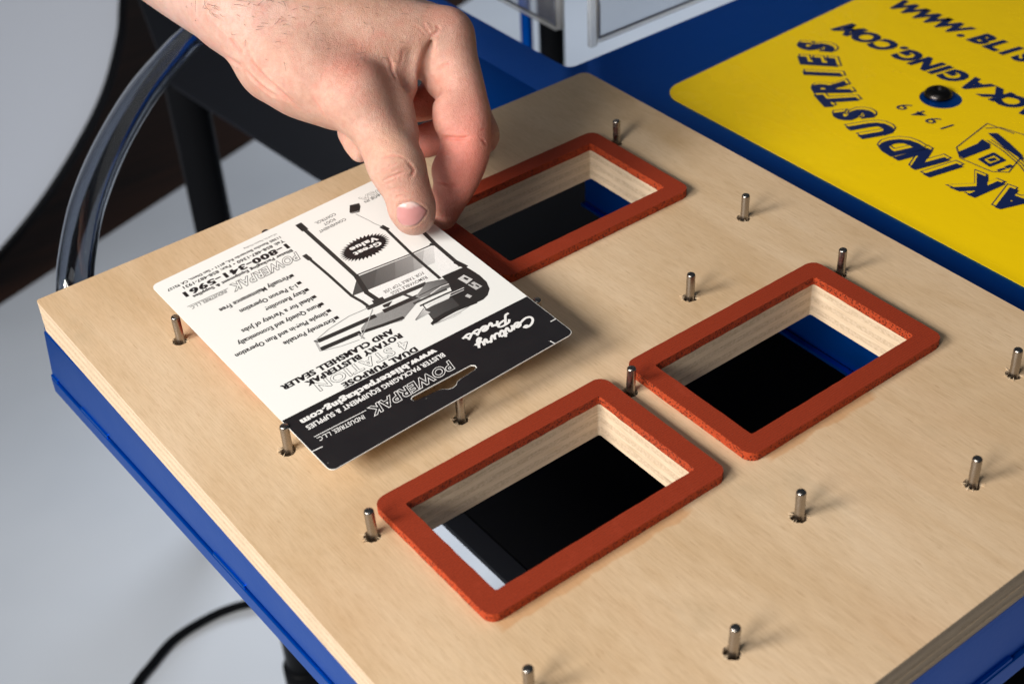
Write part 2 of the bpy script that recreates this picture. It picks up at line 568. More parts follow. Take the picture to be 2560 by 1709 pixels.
# bottom flanges: folded strips that hang on tabs below a slotted fold line
slanted('flange', -.0011, .003, -.0685, -.0586)
for y1_, y0_ in ((.0137, .006), (-.022, -.052), (-.158, -.186), (-.315, -.345)):
    slanted('flange_tab', -.0009, .0029, -.0588, -.0565, y0_, y1_)
bevel(MB().box(.012, -.4268, -.0705, 1.15, -.4219, -.0586).build('flange', tt, M['blue']), .0006)
for x0_, x1_ in ((.012, .03), (.20, .232), (.40, .43)):
    MB().box(x0_, -.4263, -.0588, x1_, -.4220, -.0566).build('flange_tab', tt, M['blue'])
MB().box(.3405, -.392, -.0815, .3439, -.018, -.0795).build('flange', tt, M['blue'])

# yellow vinyl decal with an oval hole that shows the blue deck, and the bolt in it
ov = [(.5209+.0128*math.cos(a), -.1460+.0128*math.sin(a)) for a in [2*math.pi*k/40 for k in range(40)]][::-1]
shear_ = lambda l: [(x, y+.038*(x-.575)) for x, y in l]
dec = plate('decal', shear_(rrect(.3994, -.3930, .7506, -.0188, .015, 8)), [ov], ZP+.0002, ZP+.0006, tt, [M['yellow']])
ZD = ZP+.0009
bl = MB().lathe((.5225, -.1425, ZP), [(.0072, 0), (.0085, .0006), (.0085, .0018), (.0078, .0032), (.006, .0044), (.0045, .0049), (.0030, .0050), (.0028, .0030), (.0001, .0029)], 28)
bl.build('bolt', tt, M['bolt'], True)

def text_mesh(s, bold=0.0, space=1.0):
    cu = bpy.data.curves.new('t', 'FONT')
    cu.body = s
    cu.size = 1.0
    cu.offset = bold
    cu.space_character = space          # heavier letters are set wider apart
    cu.resolution_u = 3
    cu.fill_mode = 'BOTH' if hasattr(cu, 'fill_mode') else cu.fill_mode
    o = bpy.data.objects.new('t', cu)
    COL.objects.link(o)
    dg = bpy.context.evaluated_depsgraph_get()
    me = bpy.data.meshes.new_from_object(o.evaluated_get(dg))
    V = np.array([v.co[:2] for v in me.vertices]) if len(me.vertices) else np.zeros((0, 2))
    F = [tuple(p.vertices) for p in me.polygons]
    bpy.data.objects.remove(o); bpy.data.curves.remove(cu); bpy.data.meshes.remove(me)
    return V, F

CAP = 0.727
_glyphs = {}
def glyph(ch, bold):
    if (ch, bold) not in _glyphs: _glyphs[(ch, bold)] = text_mesh(ch, bold)
    return _glyphs[(ch, bold)]

def decal_text(s, centers, h, wf, shear, bold, parent, frame, z, m, outl=True):
    """letters placed one by one; centers: (x, y, angle) of each letter's baseline centre; frame flips for the far half"""
    b, o2 = MB(), MB()
    for ch, (x, y, a) in zip(s, centers):
        if ch == ' ': continue
        V, F = glyph(ch, bold)
        V = V.copy()
        V[:, 0] -= (V[:, 0].min()+V[:, 0].max())/2
        V *= h/CAP
        V[:, 0] *= wf
        V[:, 0] += V[:, 1]*shear
        ca, sa = math.cos(a), math.sin(a)
        W_ = np.stack([x+V[:, 0]*ca-V[:, 1]*sa, y+V[:, 0]*sa+V[:, 1]*ca], 1)
        if frame: W_ = np.stack([1.150-W_[:, 0], -.425-W_[:, 1]], 1)
        bl_ = MB(); bl_.add([(p[0], p[1], z+.00012) for p in W_], F); bl_.build('letter', parent, m)
        if outl:                                             # offset drop outline: dark rim, yellow inside
            for k, (bd, mm, zz) in enumerate(((bold+.028, o2, z), )):
                V2, F2 = glyph(ch, bd)
                V2 = V2.copy(); V2[:, 0] -= (V2[:, 0].min()+V2[:, 0].max())/2
                V2 = V2*h/CAP; V2[:, 0] *= wf; V2[:, 0] += V2[:, 1]*shear+h*.10; V2[:, 1] -= h*.09
                W2 = np.stack([x+V2[:, 0]*ca-V2[:, 1]*sa, y+V2[:, 0]*sa+V2[:, 1]*ca], 1)
                if frame: W2 = np.stack([1.150-W2[:, 0], -.425-W2[:, 1]], 1)
                mm.add([(p[0], p[1], zz) for p in W2], F2)
    if outl:
        # rim = bigger letter below, then the same letter in yellow slightly smaller on it
        tag(o2.build('lettering_outline', parent, M['navy']), kind='stuff')
        y_ = MB()
        for ch, (x, y, a) in zip(s, centers):
            if ch == ' ': continue
            V2, F2 = glyph(ch, bold-.004)
            V2 = V2.copy(); V2[:, 0] -= (V2[:, 0].min()+V2[:, 0].max())/2
            V2 = V2*h/CAP; V2[:, 0] *= wf; V2[:, 0] += V2[:, 1]*shear+h*.10; V2[:, 1] -= h*.09
            ca, sa = math.cos(a), math.sin(a)
            W2 = np.stack([x+V2[:, 0]*ca-V2[:, 1]*sa, y+V2[:, 0]*sa+V2[:, 1]*ca], 1)
            if frame: W2 = np.stack([1.150-W2[:, 0], -.425-W2[:, 1]], 1)
            y_.add([(p[0], p[1], z+.00006) for p in W2], F2)
        tag(y_.build('lettering_inlay', parent, M['yellow']), kind='stuff')

YC = -.2125
def arc_letters():
    # measured letter centres of INDUSTRIES and AK, mirrored for the near end
    pos = [(.4574, -.2247), (.4561, -.2030), (.4577, -.1869), (.456, -.1694), (.4612, -.1466), (.4681, -.1273), (.4704, -.1087), (.4806, -.0936), (.4900, -.0791), (.4992, -.0659), (.5142, -.0495)]
    return pos
for fr in (False, True):
    ys = {'K': -.2247, 'A': -.2437}
    seq = "POWERPAK INDUSTRIES"
    far = [(-.2030), (-.1869), (-.1694), (-.1466), (-.1273), (-.1087), (-.0936), (-.0800), (-.0659), (-.0495)]
    near = [-.3680, -.3500, -.3290, -.3075, -.2885, -.2665, -.2447, -.2247]
    ctr = [(.4574, -.2247), (.4560, -.2030), (.4565, -.1869), (.4575, -.1694), (.4605, -.1466), (.4655, -.1273), (.4720, -.1087), (.4800, -.0936), (.4890, -.0791), (.4992, -.0655), (.5130, -.0510)]
    nearc = [(.5130, -.3740), (.5020, -.3590), (.4900, -.3390), (.4790, -.3190), (.4710, -.2975), (.4645, -.2735), (.4595, -.2475)]
    allc = nearc+[ctr[0], (.4565, -.2140)]+ctr[1:]
    cen = []
    for i, (xv, yv) in enumerate(allc):
        p_, q_ = allc[max(i-2, 0)], allc[min(i+2, len(allc)-1)]
        ang = math.atan2(q_[1]-p_[1], q_[0]-p_[0])
        cen.append((xv-math.cos(ang+math.pi/2)*.0100-(.02 if fr else 0), yv-math.sin(ang+math.pi/2)*.0100, ang))
    decal_text(seq, cen, .0215, .80, .22, .055, dec, fr, ZD, M['navy'], True)
    s2 = "WWW.BLISTERPACKAGING.COM"
    yy = [-.0488, -.0635, -.0787, -.0885, -.0990, -.1135, -.1245, -.1355, -.1510, -.1660, -.1800]
    n2 = len(s2)
    left = list(reversed(yy))                               # C K A G I N G . C O M
    first = [-.3755, -.3562, -.3378, -.3240, -.3120, -.3000, -.2905, -.2790, -.2660, -.2530, -.2400, -.2255, -.2095][:n2-len(left)]
    first[-2:] = [-.2080, -.1935] if len(first) == 13 else first[-2:]
    cen2 = [(.5560, v, math.pi/2) for v in first+left]
    decal_text(s2, cen2, .0160, .88, .22, .055, dec, fr, ZD, M['navy'], False)
    s3 = "EST 1949" if False else "1949"
    cen3 = [(.5005, v, math.pi/2) for v in (-.1720, -.1617, -.1516, -.1396)]
    decal_text(s3, cen3, .0100, 1.0, .2, .004, dec, fr, ZD, M['navy'], False)
    # little line drawing of a sealing press between the lines
    def tf(p): return (1.150-p[0], -.425-p[1]) if fr else p
    ic = MB()
    def stroke(pts, wd, closed=False):
        P = [np.array(p) for p in pts]
        if closed: P = P+[P[0]]
        for a, c in zip(P[:-1], P[1:]):
            d = c-a; L_ = np.linalg.norm(d)
            if L_ < 1e-6: continue
            nrm = np.array([-d[1], d[0]])/L_*wd/2; e_ = d/L_*wd*.3
            q = [a-e_+nrm, a-e_-nrm, c+e_-nrm, c+e_+nrm]
            q = [tf(tuple(k)) for k in q]
            ic.add([(k[0], k[1], ZD+.00003*(len(ic.F) % 5)) for k in q], [(0, 1, 2, 3)])
    def fill(pts): ic.add([(tf(p)[0], tf(p)[1], ZD+.0002) for p in pts], [tuple(range(len(pts)))])
    u0 = lambda a, bb: (.4775+a, -.2035+bb)
    stroke([u0(.004, .0140), u0(.039, .0195), u0(.041, .002)], .0007)
    stroke([u0(.004, .0140), u0(-.004, .005), u0(-.0025, -.016), u0(.004, -.0225), u0(.024, -.0165)], .0007)
    fill([u0(-.0005, .0100), u0(-.0035, .0035), u0(.017, .0005), u0(.021, .0035), u0(.022, .0100), u0(.016, .0085)])
    for k in range(4): stroke([u0(.0235+k*.0022, .0075-k*.0012), u0(.0205+k*.0022, -.006), u0(.0145+k*.0022, -.022), u0(.006+k*.0022, -.036)], .0006)
    stroke([u0(.034, .0165), u0(.041, .0110), u0(.044, -.002), u0(.041, -.02), u0(.034, -.036), u0(.026, -.048)], .0007)
    fill([u0(.030, .012), u0(.034, .0085), u0(.030, -.003), u0(.0245, -.016), u0(.020, -.020), u0(.0235, -.004)])
    stroke([u0(.0035, -.0035), u0(.014, -.0045), u0(.0125, -.0125), u0(.002, -.0110)], .0026, True)
    stroke([u0(.0065, -.0075), u0(.0095, -.0085)], .0030)
    stroke([u0(.0015, -.0175), u0(.0055, -.0185)], .0020); stroke([u0(.0075, -.0185), u0(.0105, -.019)], .0028)
    ic.build('emblem', dec, M['navy'])
# a clear acrylic guard box that stands in the far station
ac = empty('acrylic_guard', (.40, .05, -.0188), 'clear acrylic guard box standing in the far station opening', 'guard')
def acr(name, *a): return bevel(MB().box(*a).build(name, ac, M['acrylic']), .0015)
acr('wall', .4110, .0472, -.0140, .70, .0512, .20)
acr('wall', .4010, .0800, -.0140, .0001+.4050, .60, .20)
def edge(*a): return bevel(MB().box(*a).build('edge', ac, M['acrylic_edge']), .001)
edge(.4110, .0470, -.0166, .70, .0514, -.0141)
edge(.4008, .0800, -.0166, .4052, .60, -.0141)
bevel(MB().box(.4040, .0469, -.0182, .4108, .0515, .20).build('bend', ac, M['acrylic_bend']), .0015); bevel(MB().box(.4009, .0745, -.0140, .4051, .0798, .20).build('bend', ac, M['acrylic_bend']), .001)

# ------------------------------------------------------------------ plywood fixture board
bd = empty('fixture_board', (.18, -.2125, -TB), 'pale birch plywood board with four rectangular cut-outs and steel pins', 'board')
L1, L2 = .36, .4249
GX, GY, GW, GH = (.0589, .1968), (-.0740, -.2437), .1052, .0622
PINS = [(x, y) for y in (-.0772, -.1793, -.2465, -.3490) for x in (.0413, .1803, .3186)] + [(x, y) for y in (-.0420, -.2119, -.3818) for x in (.1110, .2490)]
PINS = [(x+random.uniform(-.0004, .0004), y+random.uniform(-.0004, .0004)) for x, y in PINS]
holes = []
for gx in GX:
    for gy in GY: holes.append(rrect(gx, gy-GH, gx+GW, gy, .0012, 3)[::-1])
HR = .0037
for x, y in PINS: holes.append(circle(x-.0006, y-.0003, HR, 22, .00032)[::-1])
outer = rrect(0, -L2, L1, 0, .005, 5, (.002, .003, .005, .0015))
PLY = [.0016, .0027, .0030, .0029, .0030, .0029, .0027]
NP = len(PLY)
zt = [-sum(PLY[:k]) for k in range(NP)] + [-TB]
for k in range(NP):
    z1 = zt[k]; z0 = zt[k+1] + .00003
    ins = 0 if k == 0 else random.uniform(0, .00018)
    o_ = [(min(max(x, ins), L1-ins), min(max(y, -L2+ins), -ins)) for x, y in outer]
    fr_ = (k/(NP-1))*.0027
    o_ = [(max(x, fr_*min(1, -y/.2)) if x < .02 else x, y) for x, y in o_]
    h_ = holes
    p = plate('ply', o_, h_, z0, z1, bd, [M['ply_top'], M['ply_a'] if k % 2 == 0 else M['ply_b']])
# wood fibres torn up around the drilled holes
sp = MB()
for x, y in PINS:
    for k in range(random.randint(9, 15)):
        a = random.choice([random.uniform(1.9, 4.2), random.uniform(-.9, .9), random.uniform(0, 6.28)])
        r0 = HR*random.uniform(.96, 1.05); l = random.uniform(.0006, .0022); wd = random.uniform(.00012, .0003)
        c, s = math.cos(a), math.sin(a)
        px, py = x-.0006+c*r0, y-.0003+s*r0
        inw = random.random() < .55
        dirv = (-c if inw else c, -s if inw else s)
        tx, ty = px+dirv[0]*l, py+dirv[1]*l
        lift = random.uniform(.0001, .0008)
        sp.add([(px-s*wd-dirv[0]*.0008, py+c*wd-dirv[1]*.0008, .00003), (px+s*wd-dirv[0]*.0008, py-c*wd-dirv[1]*.0008, .00003), (tx, ty, lift), (px, py, -.0005)], [(0, 1, 2), (1, 3, 2), (3, 0, 2), (0, 3, 1)])
tag(sp.build('wood_fibre', bd, M['splinter']), kind='stuff')
# steel locating pins: one mesh, copied
PR, PH = .00212, .0140
pm = MB().lathe((0, 0, 0), [(PR*1.02, -TB+.001), (PR*1.02, -.002), (PR, -.0015), (PR, PH-.0008), (PR*.93, PH-.0003), (PR*.78, PH), (PR*.3, PH+.0001)], 22)
pmesh = mesh('locating_pin', pm.V, pm.F); pmesh.materials.append(M['steel']); pmesh.shade_smooth()
hb = MB().lathe((0, 0, 0), [(HR*1.25, -TB+.0002), (HR*1.25, -TB+.0008)], 16)  # near-black disc at the foot of each hole, its shade put in as colour
hmesh = mesh('hole_dark_disc', hb.V, hb.F); hmesh.materials.append(M['dark_hole'])
for x, y in PINS:
    o = bpy.data.objects.new('locating_pin', pmesh); COL.objects.link(o)
    o.parent = bd; o.location = (x-.18, y+.2125, TB)
    o.rotation_euler = (random.uniform(-.02, .02), random.uniform(-.02, .035), random.uniform(0, 6))
    o2 = bpy.data.objects.new('hole_dark_disc', hmesh); COL.objects.link(o2)
    o2.parent = o
# silicone sponge gaskets
def gasket(gx, gy):
    mg = .0097
    def jit(l, a):
        out = []
        for i, p in enumerate(l):
            q = l[(i+1) % len(l)]
            n = max(1, int(math.dist(p, q)/.004))
            for k in range(n):
                t = k/n
                out.append((p[0]+(q[0]-p[0])*t+random.uniform(-a, a), p[1]+(q[1]-p[1])*t+random.uniform(-a, a)))
        return out
    out = jit(rrect(gx-mg, gy-GH-mg, gx+GW+mg, gy+mg, .0055, 6), .00009)
    inn = jit(rrect(gx+.0003, gy-GH+.0003, gx+GW-.0003, gy-.0003, .001, 2), .00012)[::-1]
    o = plate('gasket', out, [inn], .0001, .0046, bd, [M['rubber_top'], M['rubber_side']])
    bevel(o, .00035, 2, 50)
    return o
for gx in GX:
    for gy in GY: gasket(gx, gy)

# ------------------------------------------------------------------ the printed blister card
# local frame: +x reading direction, +y towards the top of the print, millimetres in the tables
eu, ev = Vector((-.9991, -.0033, -.0433)), Vector((.0051, -.9991, -.0413))
eu.normalize(); ev = (ev-eu*ev.dot(eu)).normalized(); en = eu.cross(ev)
cd = empty('blister_card', (.1079, -.1336, .0178), 'white printed card with black header held between thumb and finger', 'card')
cd.rotation_euler = Matrix(((eu.x, ev.x, en.x), (eu.y, ev.y, en.y), (eu.z, ev.z, en.z))).to_euler()
TEXTS = [["US and Int. Patents Pending",-1.74,-75.93,16.8,-76.36,1.27,"r","g"],["11305 Rancho Bernardo Rd., #111 • San Diego, CA 92127",-1.79,-72.73,61.54,-73.09,1.93,"m","k"],["Tel: 858-487-1360 • Fax: 858-487-1931",-1.58,-69.12,54.72,-69.92,2.28,"m","k"],["1-800-341-5961",-0.99,-65.2,56.85,-65.65,4.24,"x","k"],["Blister Packaging Equipment & Supplies",-0.69,-59.63,54.25,-60.49,2.25,"b","k"],["POWERPAK",-1.43,-56.01,38.25,-55.51,6.18,"o","k"],["INDUSTRIES, L.L.C.",39.87,-53.66,59.7,-54.03,2.42,"i","k"],["Virtually Maintenance Free",11.19,-42.9,49.62,-43.32,3.23,"m","k"],["1-3 Person Operation",12.23,-34.78,42.61,-36.13,3.18,"m","k"],["Easy Retooling",11.78,-28.32,32.71,-29.16,3.15,"m","k"],["Ideal for a Variety of Jobs",11.88,-21.42,49.16,-22.99,3.11,"m","k"],["Runs Quietly and Economically",11.75,-14.79,54.94,-16.67,3.07,"m","k"],["Simple Plug-in and Run Operation",12.21,-7.77,59.97,-10.02,3.04,"m","k"],["Extremely Portable",12.34,-1.34,38.88,-2.55,3.0,"m","k"],["AND CLAMSHELL SEALER",-4.08,22.92,55.11,22.17,3.63,"x","k"],["ROTARY BLISTERPAK",-5.14,28.03,45.46,27.11,3.6,"x","k"],["4 STATION",-4.84,33.4,43.05,30.96,6.0,"O","k"],["DUAL PURPOSE",-5.19,40.48,33.54,38.84,3.51,"x","k"],["www.blisterpackaging.com",-11.24,47.36,59.75,46.32,3.71,"x","w"],["BLISTER PACKAGING EQUIPMENT & SUPPLIES",-12.42,52.06,59.96,51.08,2.97,"m","w"],["POWERPAK",-11.79,58.4,34.97,59.81,5.86,"o","w"],["INDUSTRIES, L.L.C.",36.99,61.65,60.43,60.25,2.64,"i","w"],["REMOVABLE LEGS",-38.72,2.16,-18.72,1.05,2.21,"r","k"],["FOR TABLE TOP USE",-39.3,-1.63,-16.64,-2.06,2.23,"r","k"],["CONVENIENT",-34.77,-63.4,-18.76,-63.21,2.2,"r","k"],["FOOT",-30.55,-67.05,-23.83,-66.76,2.21,"r","k"],["CONTROL",-33.22,-70.6,-21.18,-70.43,2.23,"r","k"],["MADE IN",-61.84,-69.13,-50.01,-68.72,2.23,"r","k"],["USA",-64.26,-72.7,-49.37,-72.88,4.66,"O","k"],["Great",-37.2,-35.36,-22.24,-36.42,3.23,"x","w"],["Value",-37.99,-39.93,-22.78,-40.7,3.26,"x","w"]]
ILLU = [["p",[[-13.59,-19.55],[-24.23,-18.2],[-14.87,-7.07],[-3.89,-8.95]],0.06,0.09],["p",[[-24.23,-18.2],[-33.94,-16.96],[-26.55,-5.69],[-14.87,-7.07]],0.09,0.16],["p",[[-33.94,-16.96],[-43.75,-15.72],[-36.75,-4.68],[-26.55,-5.69]],0.16,0.3],["p",[[-43.75,-15.72],[-50.11,-14.91],[-41.03,-4.29],[-36.75,-4.68]],0.3,0.52],["p",[[-50.11,-14.91],[-55.32,-14.06],[-48.24,-3.15],[-41.03,-4.29]],0.52,0.76],["p",[[-55.32,-14.06],[-55.85,-13.18],[-55.1,6.94],[-44.45,7.9],[-48.24,-3.15]],0.85,0.85],["p",[[-4.21,-8.67],[-24.84,-5.92],[-42.25,-3.86],[-41.89,3.03],[-34.42,6.08],[-13.21,2.45],[-4.58,-2.07]],0.84,0.84],["s",[[-14.0,-20.74],[-29.06,-18.66],[-43.63,-16.63],[-55.69,-15.65]],0.81,0.03],["s",[[-13.73,-19.43],[-3.89,-8.95]],0.31,0.05],["s",[[-14.35,-71.71],[-13.93,-45.88],[-13.37,-20.01]],2.24,0.03],["s",[[-13.37,-20.01],[-10.36,-6.37],[-11.31,2.02]],2.48,0.025],["s",[[-14.34,-74.14],[-14.3,-69.19]],3.6,0.02],["s",[[-3.19,-50.72],[-3.4,-46.89]],2.48,0.03],["s",[[-3.46,-49.13],[-3.74,-29.36],[-3.52,-9.28]],1.49,0.03],["s",[[-3.52,-9.28],[-4.84,-2.47],[-5.27,2.88]],1.61,0.03],["s",[[-45.42,-42.68],[-43.52,-16.47],[-42.84,8.02]],1.61,0.03],["s",[[-45.05,-44.43],[-45.69,-41.02]],2.61,0.02],["s",[[-58.03,-27.14],[-56.81,-15.06],[-56.04,6.71]],2.11,0.03],["s",[[-54.98,-16.29],[-56.99,-14.22]],1.86,0.03],["s",[[-56.06,3.55],[-57.31,9.16]],2.73,0.02],["s",[[-40.96,-62.17],[-42.84,-53.84],[-43.71,-48.76],[-45.17,-44.03]],0.31,0.15],["p",[[-42.79,-70.79],[-47.42,-68.98],[-46.44,-66.31],[-43.31,-62.53],[-39.59,-63.99],[-39.35,-65.66]],0.015,0.015],["s",[[-39.28,-64.71],[-43.54,-63.35]],0.5,0.4],["s",[[-4.52,3.45],[-19.47,5.11],[-34.95,6.92]],2.73,0.035],["s",[[-9.37,2.17],[-12.94,2.84]],3.6,0.03],["p",[[-10.57,6.33],[-16.06,6.85],[-12.32,9.12],[-10.36,8.25]],0.03,0.03],["p",[[-16.95,6.64],[-24.96,7.85],[-24.61,9.42],[-16.34,8.59]],0.85,0.85],["p",[[-1.21,9.47],[-14.75,10.9],[-29.63,11.98],[-29.54,13.16],[-11.31,21.65],[7.23,15.71],[6.11,13.48]],0.3,0.22],["s",[[25.29,7.82],[3.37,9.9],[-3.43,10.46]],2.61,0.025],["s",[[-9.23,10.45],[-25.78,11.96],[-43.16,13.84]],2.73,0.022],["s",[[-22.68,5.82],[-24.89,12.17]],1.49,0.05],["s",[[28.06,13.3],[8.52,15.52]],2.61,0.025],["s",[[6.78,16.1],[-2.45,18.28],[-12.82,20.21]],1.99,0.025],["s",[[9.24,16.07],[8.96,20.44]],0.75,0.3],["s",[[26.17,6.46],[17.91,3.92],[5.62,2.46],[-4.52,3.45]],0.37,0.3],["s",[[28.18,14.58],[19.87,17.84],[11.23,19.61]],0.31,0.25],["s",[[26.95,6.6],[28.81,14.26]],0.99,0.45],["s",[[-5.59,5.64],[2.83,13.38],[10.07,19.46]],0.43,0.4],["s",[[27.31,6.63],[26.21,8.18]],0.87,0.05],["p",[[-36.37,6.52],[-44.34,10.13],[-46.14,13.92],[-42.38,16.97],[-33.65,15.55],[-27.17,14.19],[-25.89,11.81]],0.28,0.1],["s",[[-34.88,6.48],[-41.47,8.87],[-45.73,13.94]],0.43,0.08],["s",[[-27.8,12.25],[-37.34,12.5],[-45.62,14.1]],0.62,0.05],["s",[[-32.74,14.74],[-39.46,13.74],[-44.08,14.65]],0.56,0.75],["s",[[-22.73,15.24],[-31.91,15.89],[-40.17,16.91]],1.37,0.06],["p",[[-44.22,7.69],[-54.16,8.73],[-57.31,9.16],[-57.98,13.43],[-58.49,19.1],[-58.01,25.11],[-55.96,30.3],[-52.42,33.44],[-48.85,34.65],[-43.89,34.23],[-34.5,32.8],[-25.35,33.2],[-20.12,33.86],[-20.09,32.17],[-22.45,31.12],[-23.85,23.01],[-29.17,22.8],[-37.4,23.26],[-41.38,19.88],[-43.9,13.86]],0.02,0.02],["p",[[-23.9,22.44],[-29.67,22.62],[-38.75,23.46],[-37.82,30.82],[-29.8,30.11],[-23.2,30.58]],0.07,0.05],["p",[[-49.04,14.31],[-53.1,13.78],[-54.24,19.44],[-49.96,20.26]],0.6,0.6],["p",[[-49.93,21.12],[-53.56,21.16],[-54.55,26.63],[-50.65,26.85]],0.5,0.5],["s",[[-51.83,16.01],[-52.31,17.73]],1.37,0.02],["s",[[-51.24,21.4],[-51.56,23.21]],0.99,0.05],["s",[[-52.73,23.99],[-53.0,25.76]],0.99,0.05],["s",[[-44.99,27.23],[-45.47,28.91]],1.99,0.5],["s",[[-24.03,18.62],[-38.21,19.59],[-47.7,21.05]],0.99,0.03],["s",[[-26.3,20.62],[-39.58,20.8],[-47.24,21.67]],0.43,0.8],["s",[[-26.66,22.18],[-39.2,22.35],[-46.28,22.96]],0.37,0.75],["p",[[-16.02,25.81],[-23.49,21.46],[-24.04,23.79],[-24.85,25.73]],0.25,0.6],["s",[[-16.28,25.44],[-23.98,21.29]],0.31,0.1],["s",[[-25.1,19.19],[-24.35,22.84]],0.5,0.1],["s",[[-20.71,33.55],[-29.71,34.28],[-36.91,34.56],[-42.55,34.02]],0.25,0.3],["s",[[-21.54,33.92],[-31.06,35.46],[-35.64,35.27]],0.31,0.55],["s",[[-21.72,32.65],[-34.5,32.8],[-45.19,34.5]],0.62,0.015]]
mm = .001
slot = [(14.16, 66.55), (-17.17, 67.32), (-18.46, 68.6), (-18.2, 70.2), (-16.3, 70.9), (-8.5, 71.3), (-6.2, 71.9), (-4.6, 73.2), (-2.56, 73.6), (-.6, 73.1), (.9, 71.7), (2.76, 70.75), (9.03, 70.2), (13.4, 69.6), (15.2, 68.9), (15.6, 67.6)]
slot = [(a*mm, b*mm) for a, b in slot]
def card_obj(name, V, F, m, parent=cd):
    return obj(name, mesh(name, V, F), parent, [m], local=True)
CO = rrect(-.066, -.081, .066, .081, .0032, 8)
V, F, mi = plate_data(CO, [slot[::-1]], -.00045, 0)
me = mesh('card_sheet', V, F, mi); obj('card_sheet', me, cd, [M['card'], M['card_edge']], local=True)
bandl = lambda u: (44.0-(u/57.0)*2.2)*mm
ins = .00018
hd = [p for p in rrect(-.066+ins, -.081, .066-ins, .081-ins, .0031, 8) if p[1] > .06]
hd = [(-.066+ins, bandl(-66)), (.066-ins, bandl(66))] + hd
sl2 = [(p[0]*1.0, p[1]) for p in slot]
cx_, cy_ = sum(p[0] for p in slot)/len(slot), sum(p[1] for p in slot)/len(slot)
sl2 = [(cx_+(p[0]-cx_)*1.015, cy_+(p[1]-cy_)*1.08) for p in slot]
V, F, mi = plate_data(hd, [sl2[::-1]], .00002, .00004)
card_obj('header_panel', V, F, M['header'])
INKS = {'k': M['ink'], 'w': M['white_ink'], 'g': M['ink_grey']}
ZT = .00007
def card_text(s, a, c, h, style, col):
    a, c = np.array(a)*mm, np.array(c)*mm
    d = c-a; Lx = np.linalg.norm(d); d = d/Lx; nrm = np.array([-d[1], d[0]])
    h *= mm
    bold = {'r': .008, 'm': .018, 'b': .024, 'x': .026, 'i': .012, 'o': .060, 'O': .036}[style]
    smear = {'m': .016, 'b': .026, 'x': .046}.get(style, 0)
    shear = {'o': .22, 'i': .15}.get(style, 0)
    def put(bd, z, m, name, ref=None):
        V, F = text_mesh(s, bd, 1+(bold+smear)*2.0)
        x0, x1 = (V[:, 0].min(), V[:, 0].max()) if ref is None else ref
        sx = (Lx-shear*h)/(x1-x0)
        X = (V[:, 0]-x0)*sx; Y = V[:, 1]/CAP*h
        if style == 'o':                       # the logo: first and last letters are taller
            t = np.clip(X/Lx, 0, 1); Y = Y*(1+.0*t)
        X = X+Y*shear
        b = MB()
        for k, q in enumerate((0, -1, 1, -.5, .5) if smear else (0,)):   # heavy weights: overprinted, slightly shifted
            P = a+(X+q*smear*h/CAP)[:, None]*d+Y[:, None]*nrm
            b.add([(p[0], p[1], z+.000006*k) for p in P], F)
        card_obj(name, b.V, b.F, m)
        return (x0, x1)
    if style in 'oO':
        rim, core = (M['white_ink'], M['header']) if col == 'w' else (M['ink'], M['card'])
        ref = put(bold, ZT, rim, 'lettering')
        put(bold-(.046 if style == 'o' else .027), ZT+.00004, core, 'lettering_core', ref)
    else:
        put(bold, ZT if s not in ('Great', 'Value') else .00012, INKS[col], 'lettering')
for s, u0, v0, u1, v1, h, st, col in TEXTS: card_text(s, (u0, v0), (u1, v1), h, st, col)
def ribbon(mb, pts, wd, z, n=1):
    P = [np.array(p, float) for p in pts]
    for i, (a, c) in enumerate(zip(P[:-1], P[1:])):
        d = c-a; L_ = np.linalg.norm(d)
        if L_ < 1e-9: continue
        nr = np.array([-d[1], d[0]])/L_*wd/2; e_ = d/L_*wd*.28
        q = [a-e_-nr, c+e_-nr, c+e_+nr, a-e_+nr]
        zz = z+.0000015*(i % 7)
        mb.add([(k[0], k[1], zz) for k in q], [(0, 1, 2, 3)])
# rules, bullets, registration ticks
b = MB()
ribbon(b, [(60.08*mm, -54.86*mm), (38.5*mm, -54.0*mm)], .0003, ZT); b.F and card_obj('rule', b.V, b.F, M['ink'])
b = MB(); ribbon(b, [(60.44*mm, 59.03*mm), (34.6*mm, 60.2*mm)], .0004, ZT); card_obj('rule', b.V, b.F, M['white_ink'])
for u, v in [[10.23,-41.52],[10.32,-34.32],[10.43,-27.43],[10.54,-20.53],[10.73,-13.69],[10.69,-7.21],[10.68,-0.55]]:
    b = MB(); b.add([((u+a)*mm, (v+c)*mm, ZT) for a, c in ((-1.05, -1.05), (1.05, -1.05), (1.05, 1.05), (-1.05, 1.05))], [(0, 1, 2, 3)]); card_obj('bullet', b.V, b.F, M['ink'])
for p, q in (((65.75, 65.88), (60.87, 66.28)), ((-65.75, 67.98), (-62.8, 67.89)), ((-54.16, 78.2), (-54.61, 80.75))):
    b = MB(); ribbon(b, [(p[0]*mm, p[1]*mm), (q[0]*mm, q[1]*mm)], .0005, ZT); card_obj('registration_tick', b.V, b.F, M['white_ink'])
# starburst
sx, sy, ra, rb = -29.21, -36.32, 13.9, 8.9
pts = []
for k in range(74):
    a = 2*math.pi*k/74; r = 1.0 if k % 2 else .80
    pts.append(((sx+ra*r*math.cos(a))*mm, (sy+rb*r*math.sin(a))*mm))
b = MB(); b.add([(sx*mm, sy*mm, ZT)]+[(p[0], p[1], ZT) for p in pts], [(0, k+1, (k+1) % 74+1) for k in range(74)]); card_obj('starburst', b.V, b.F, M['ink'])
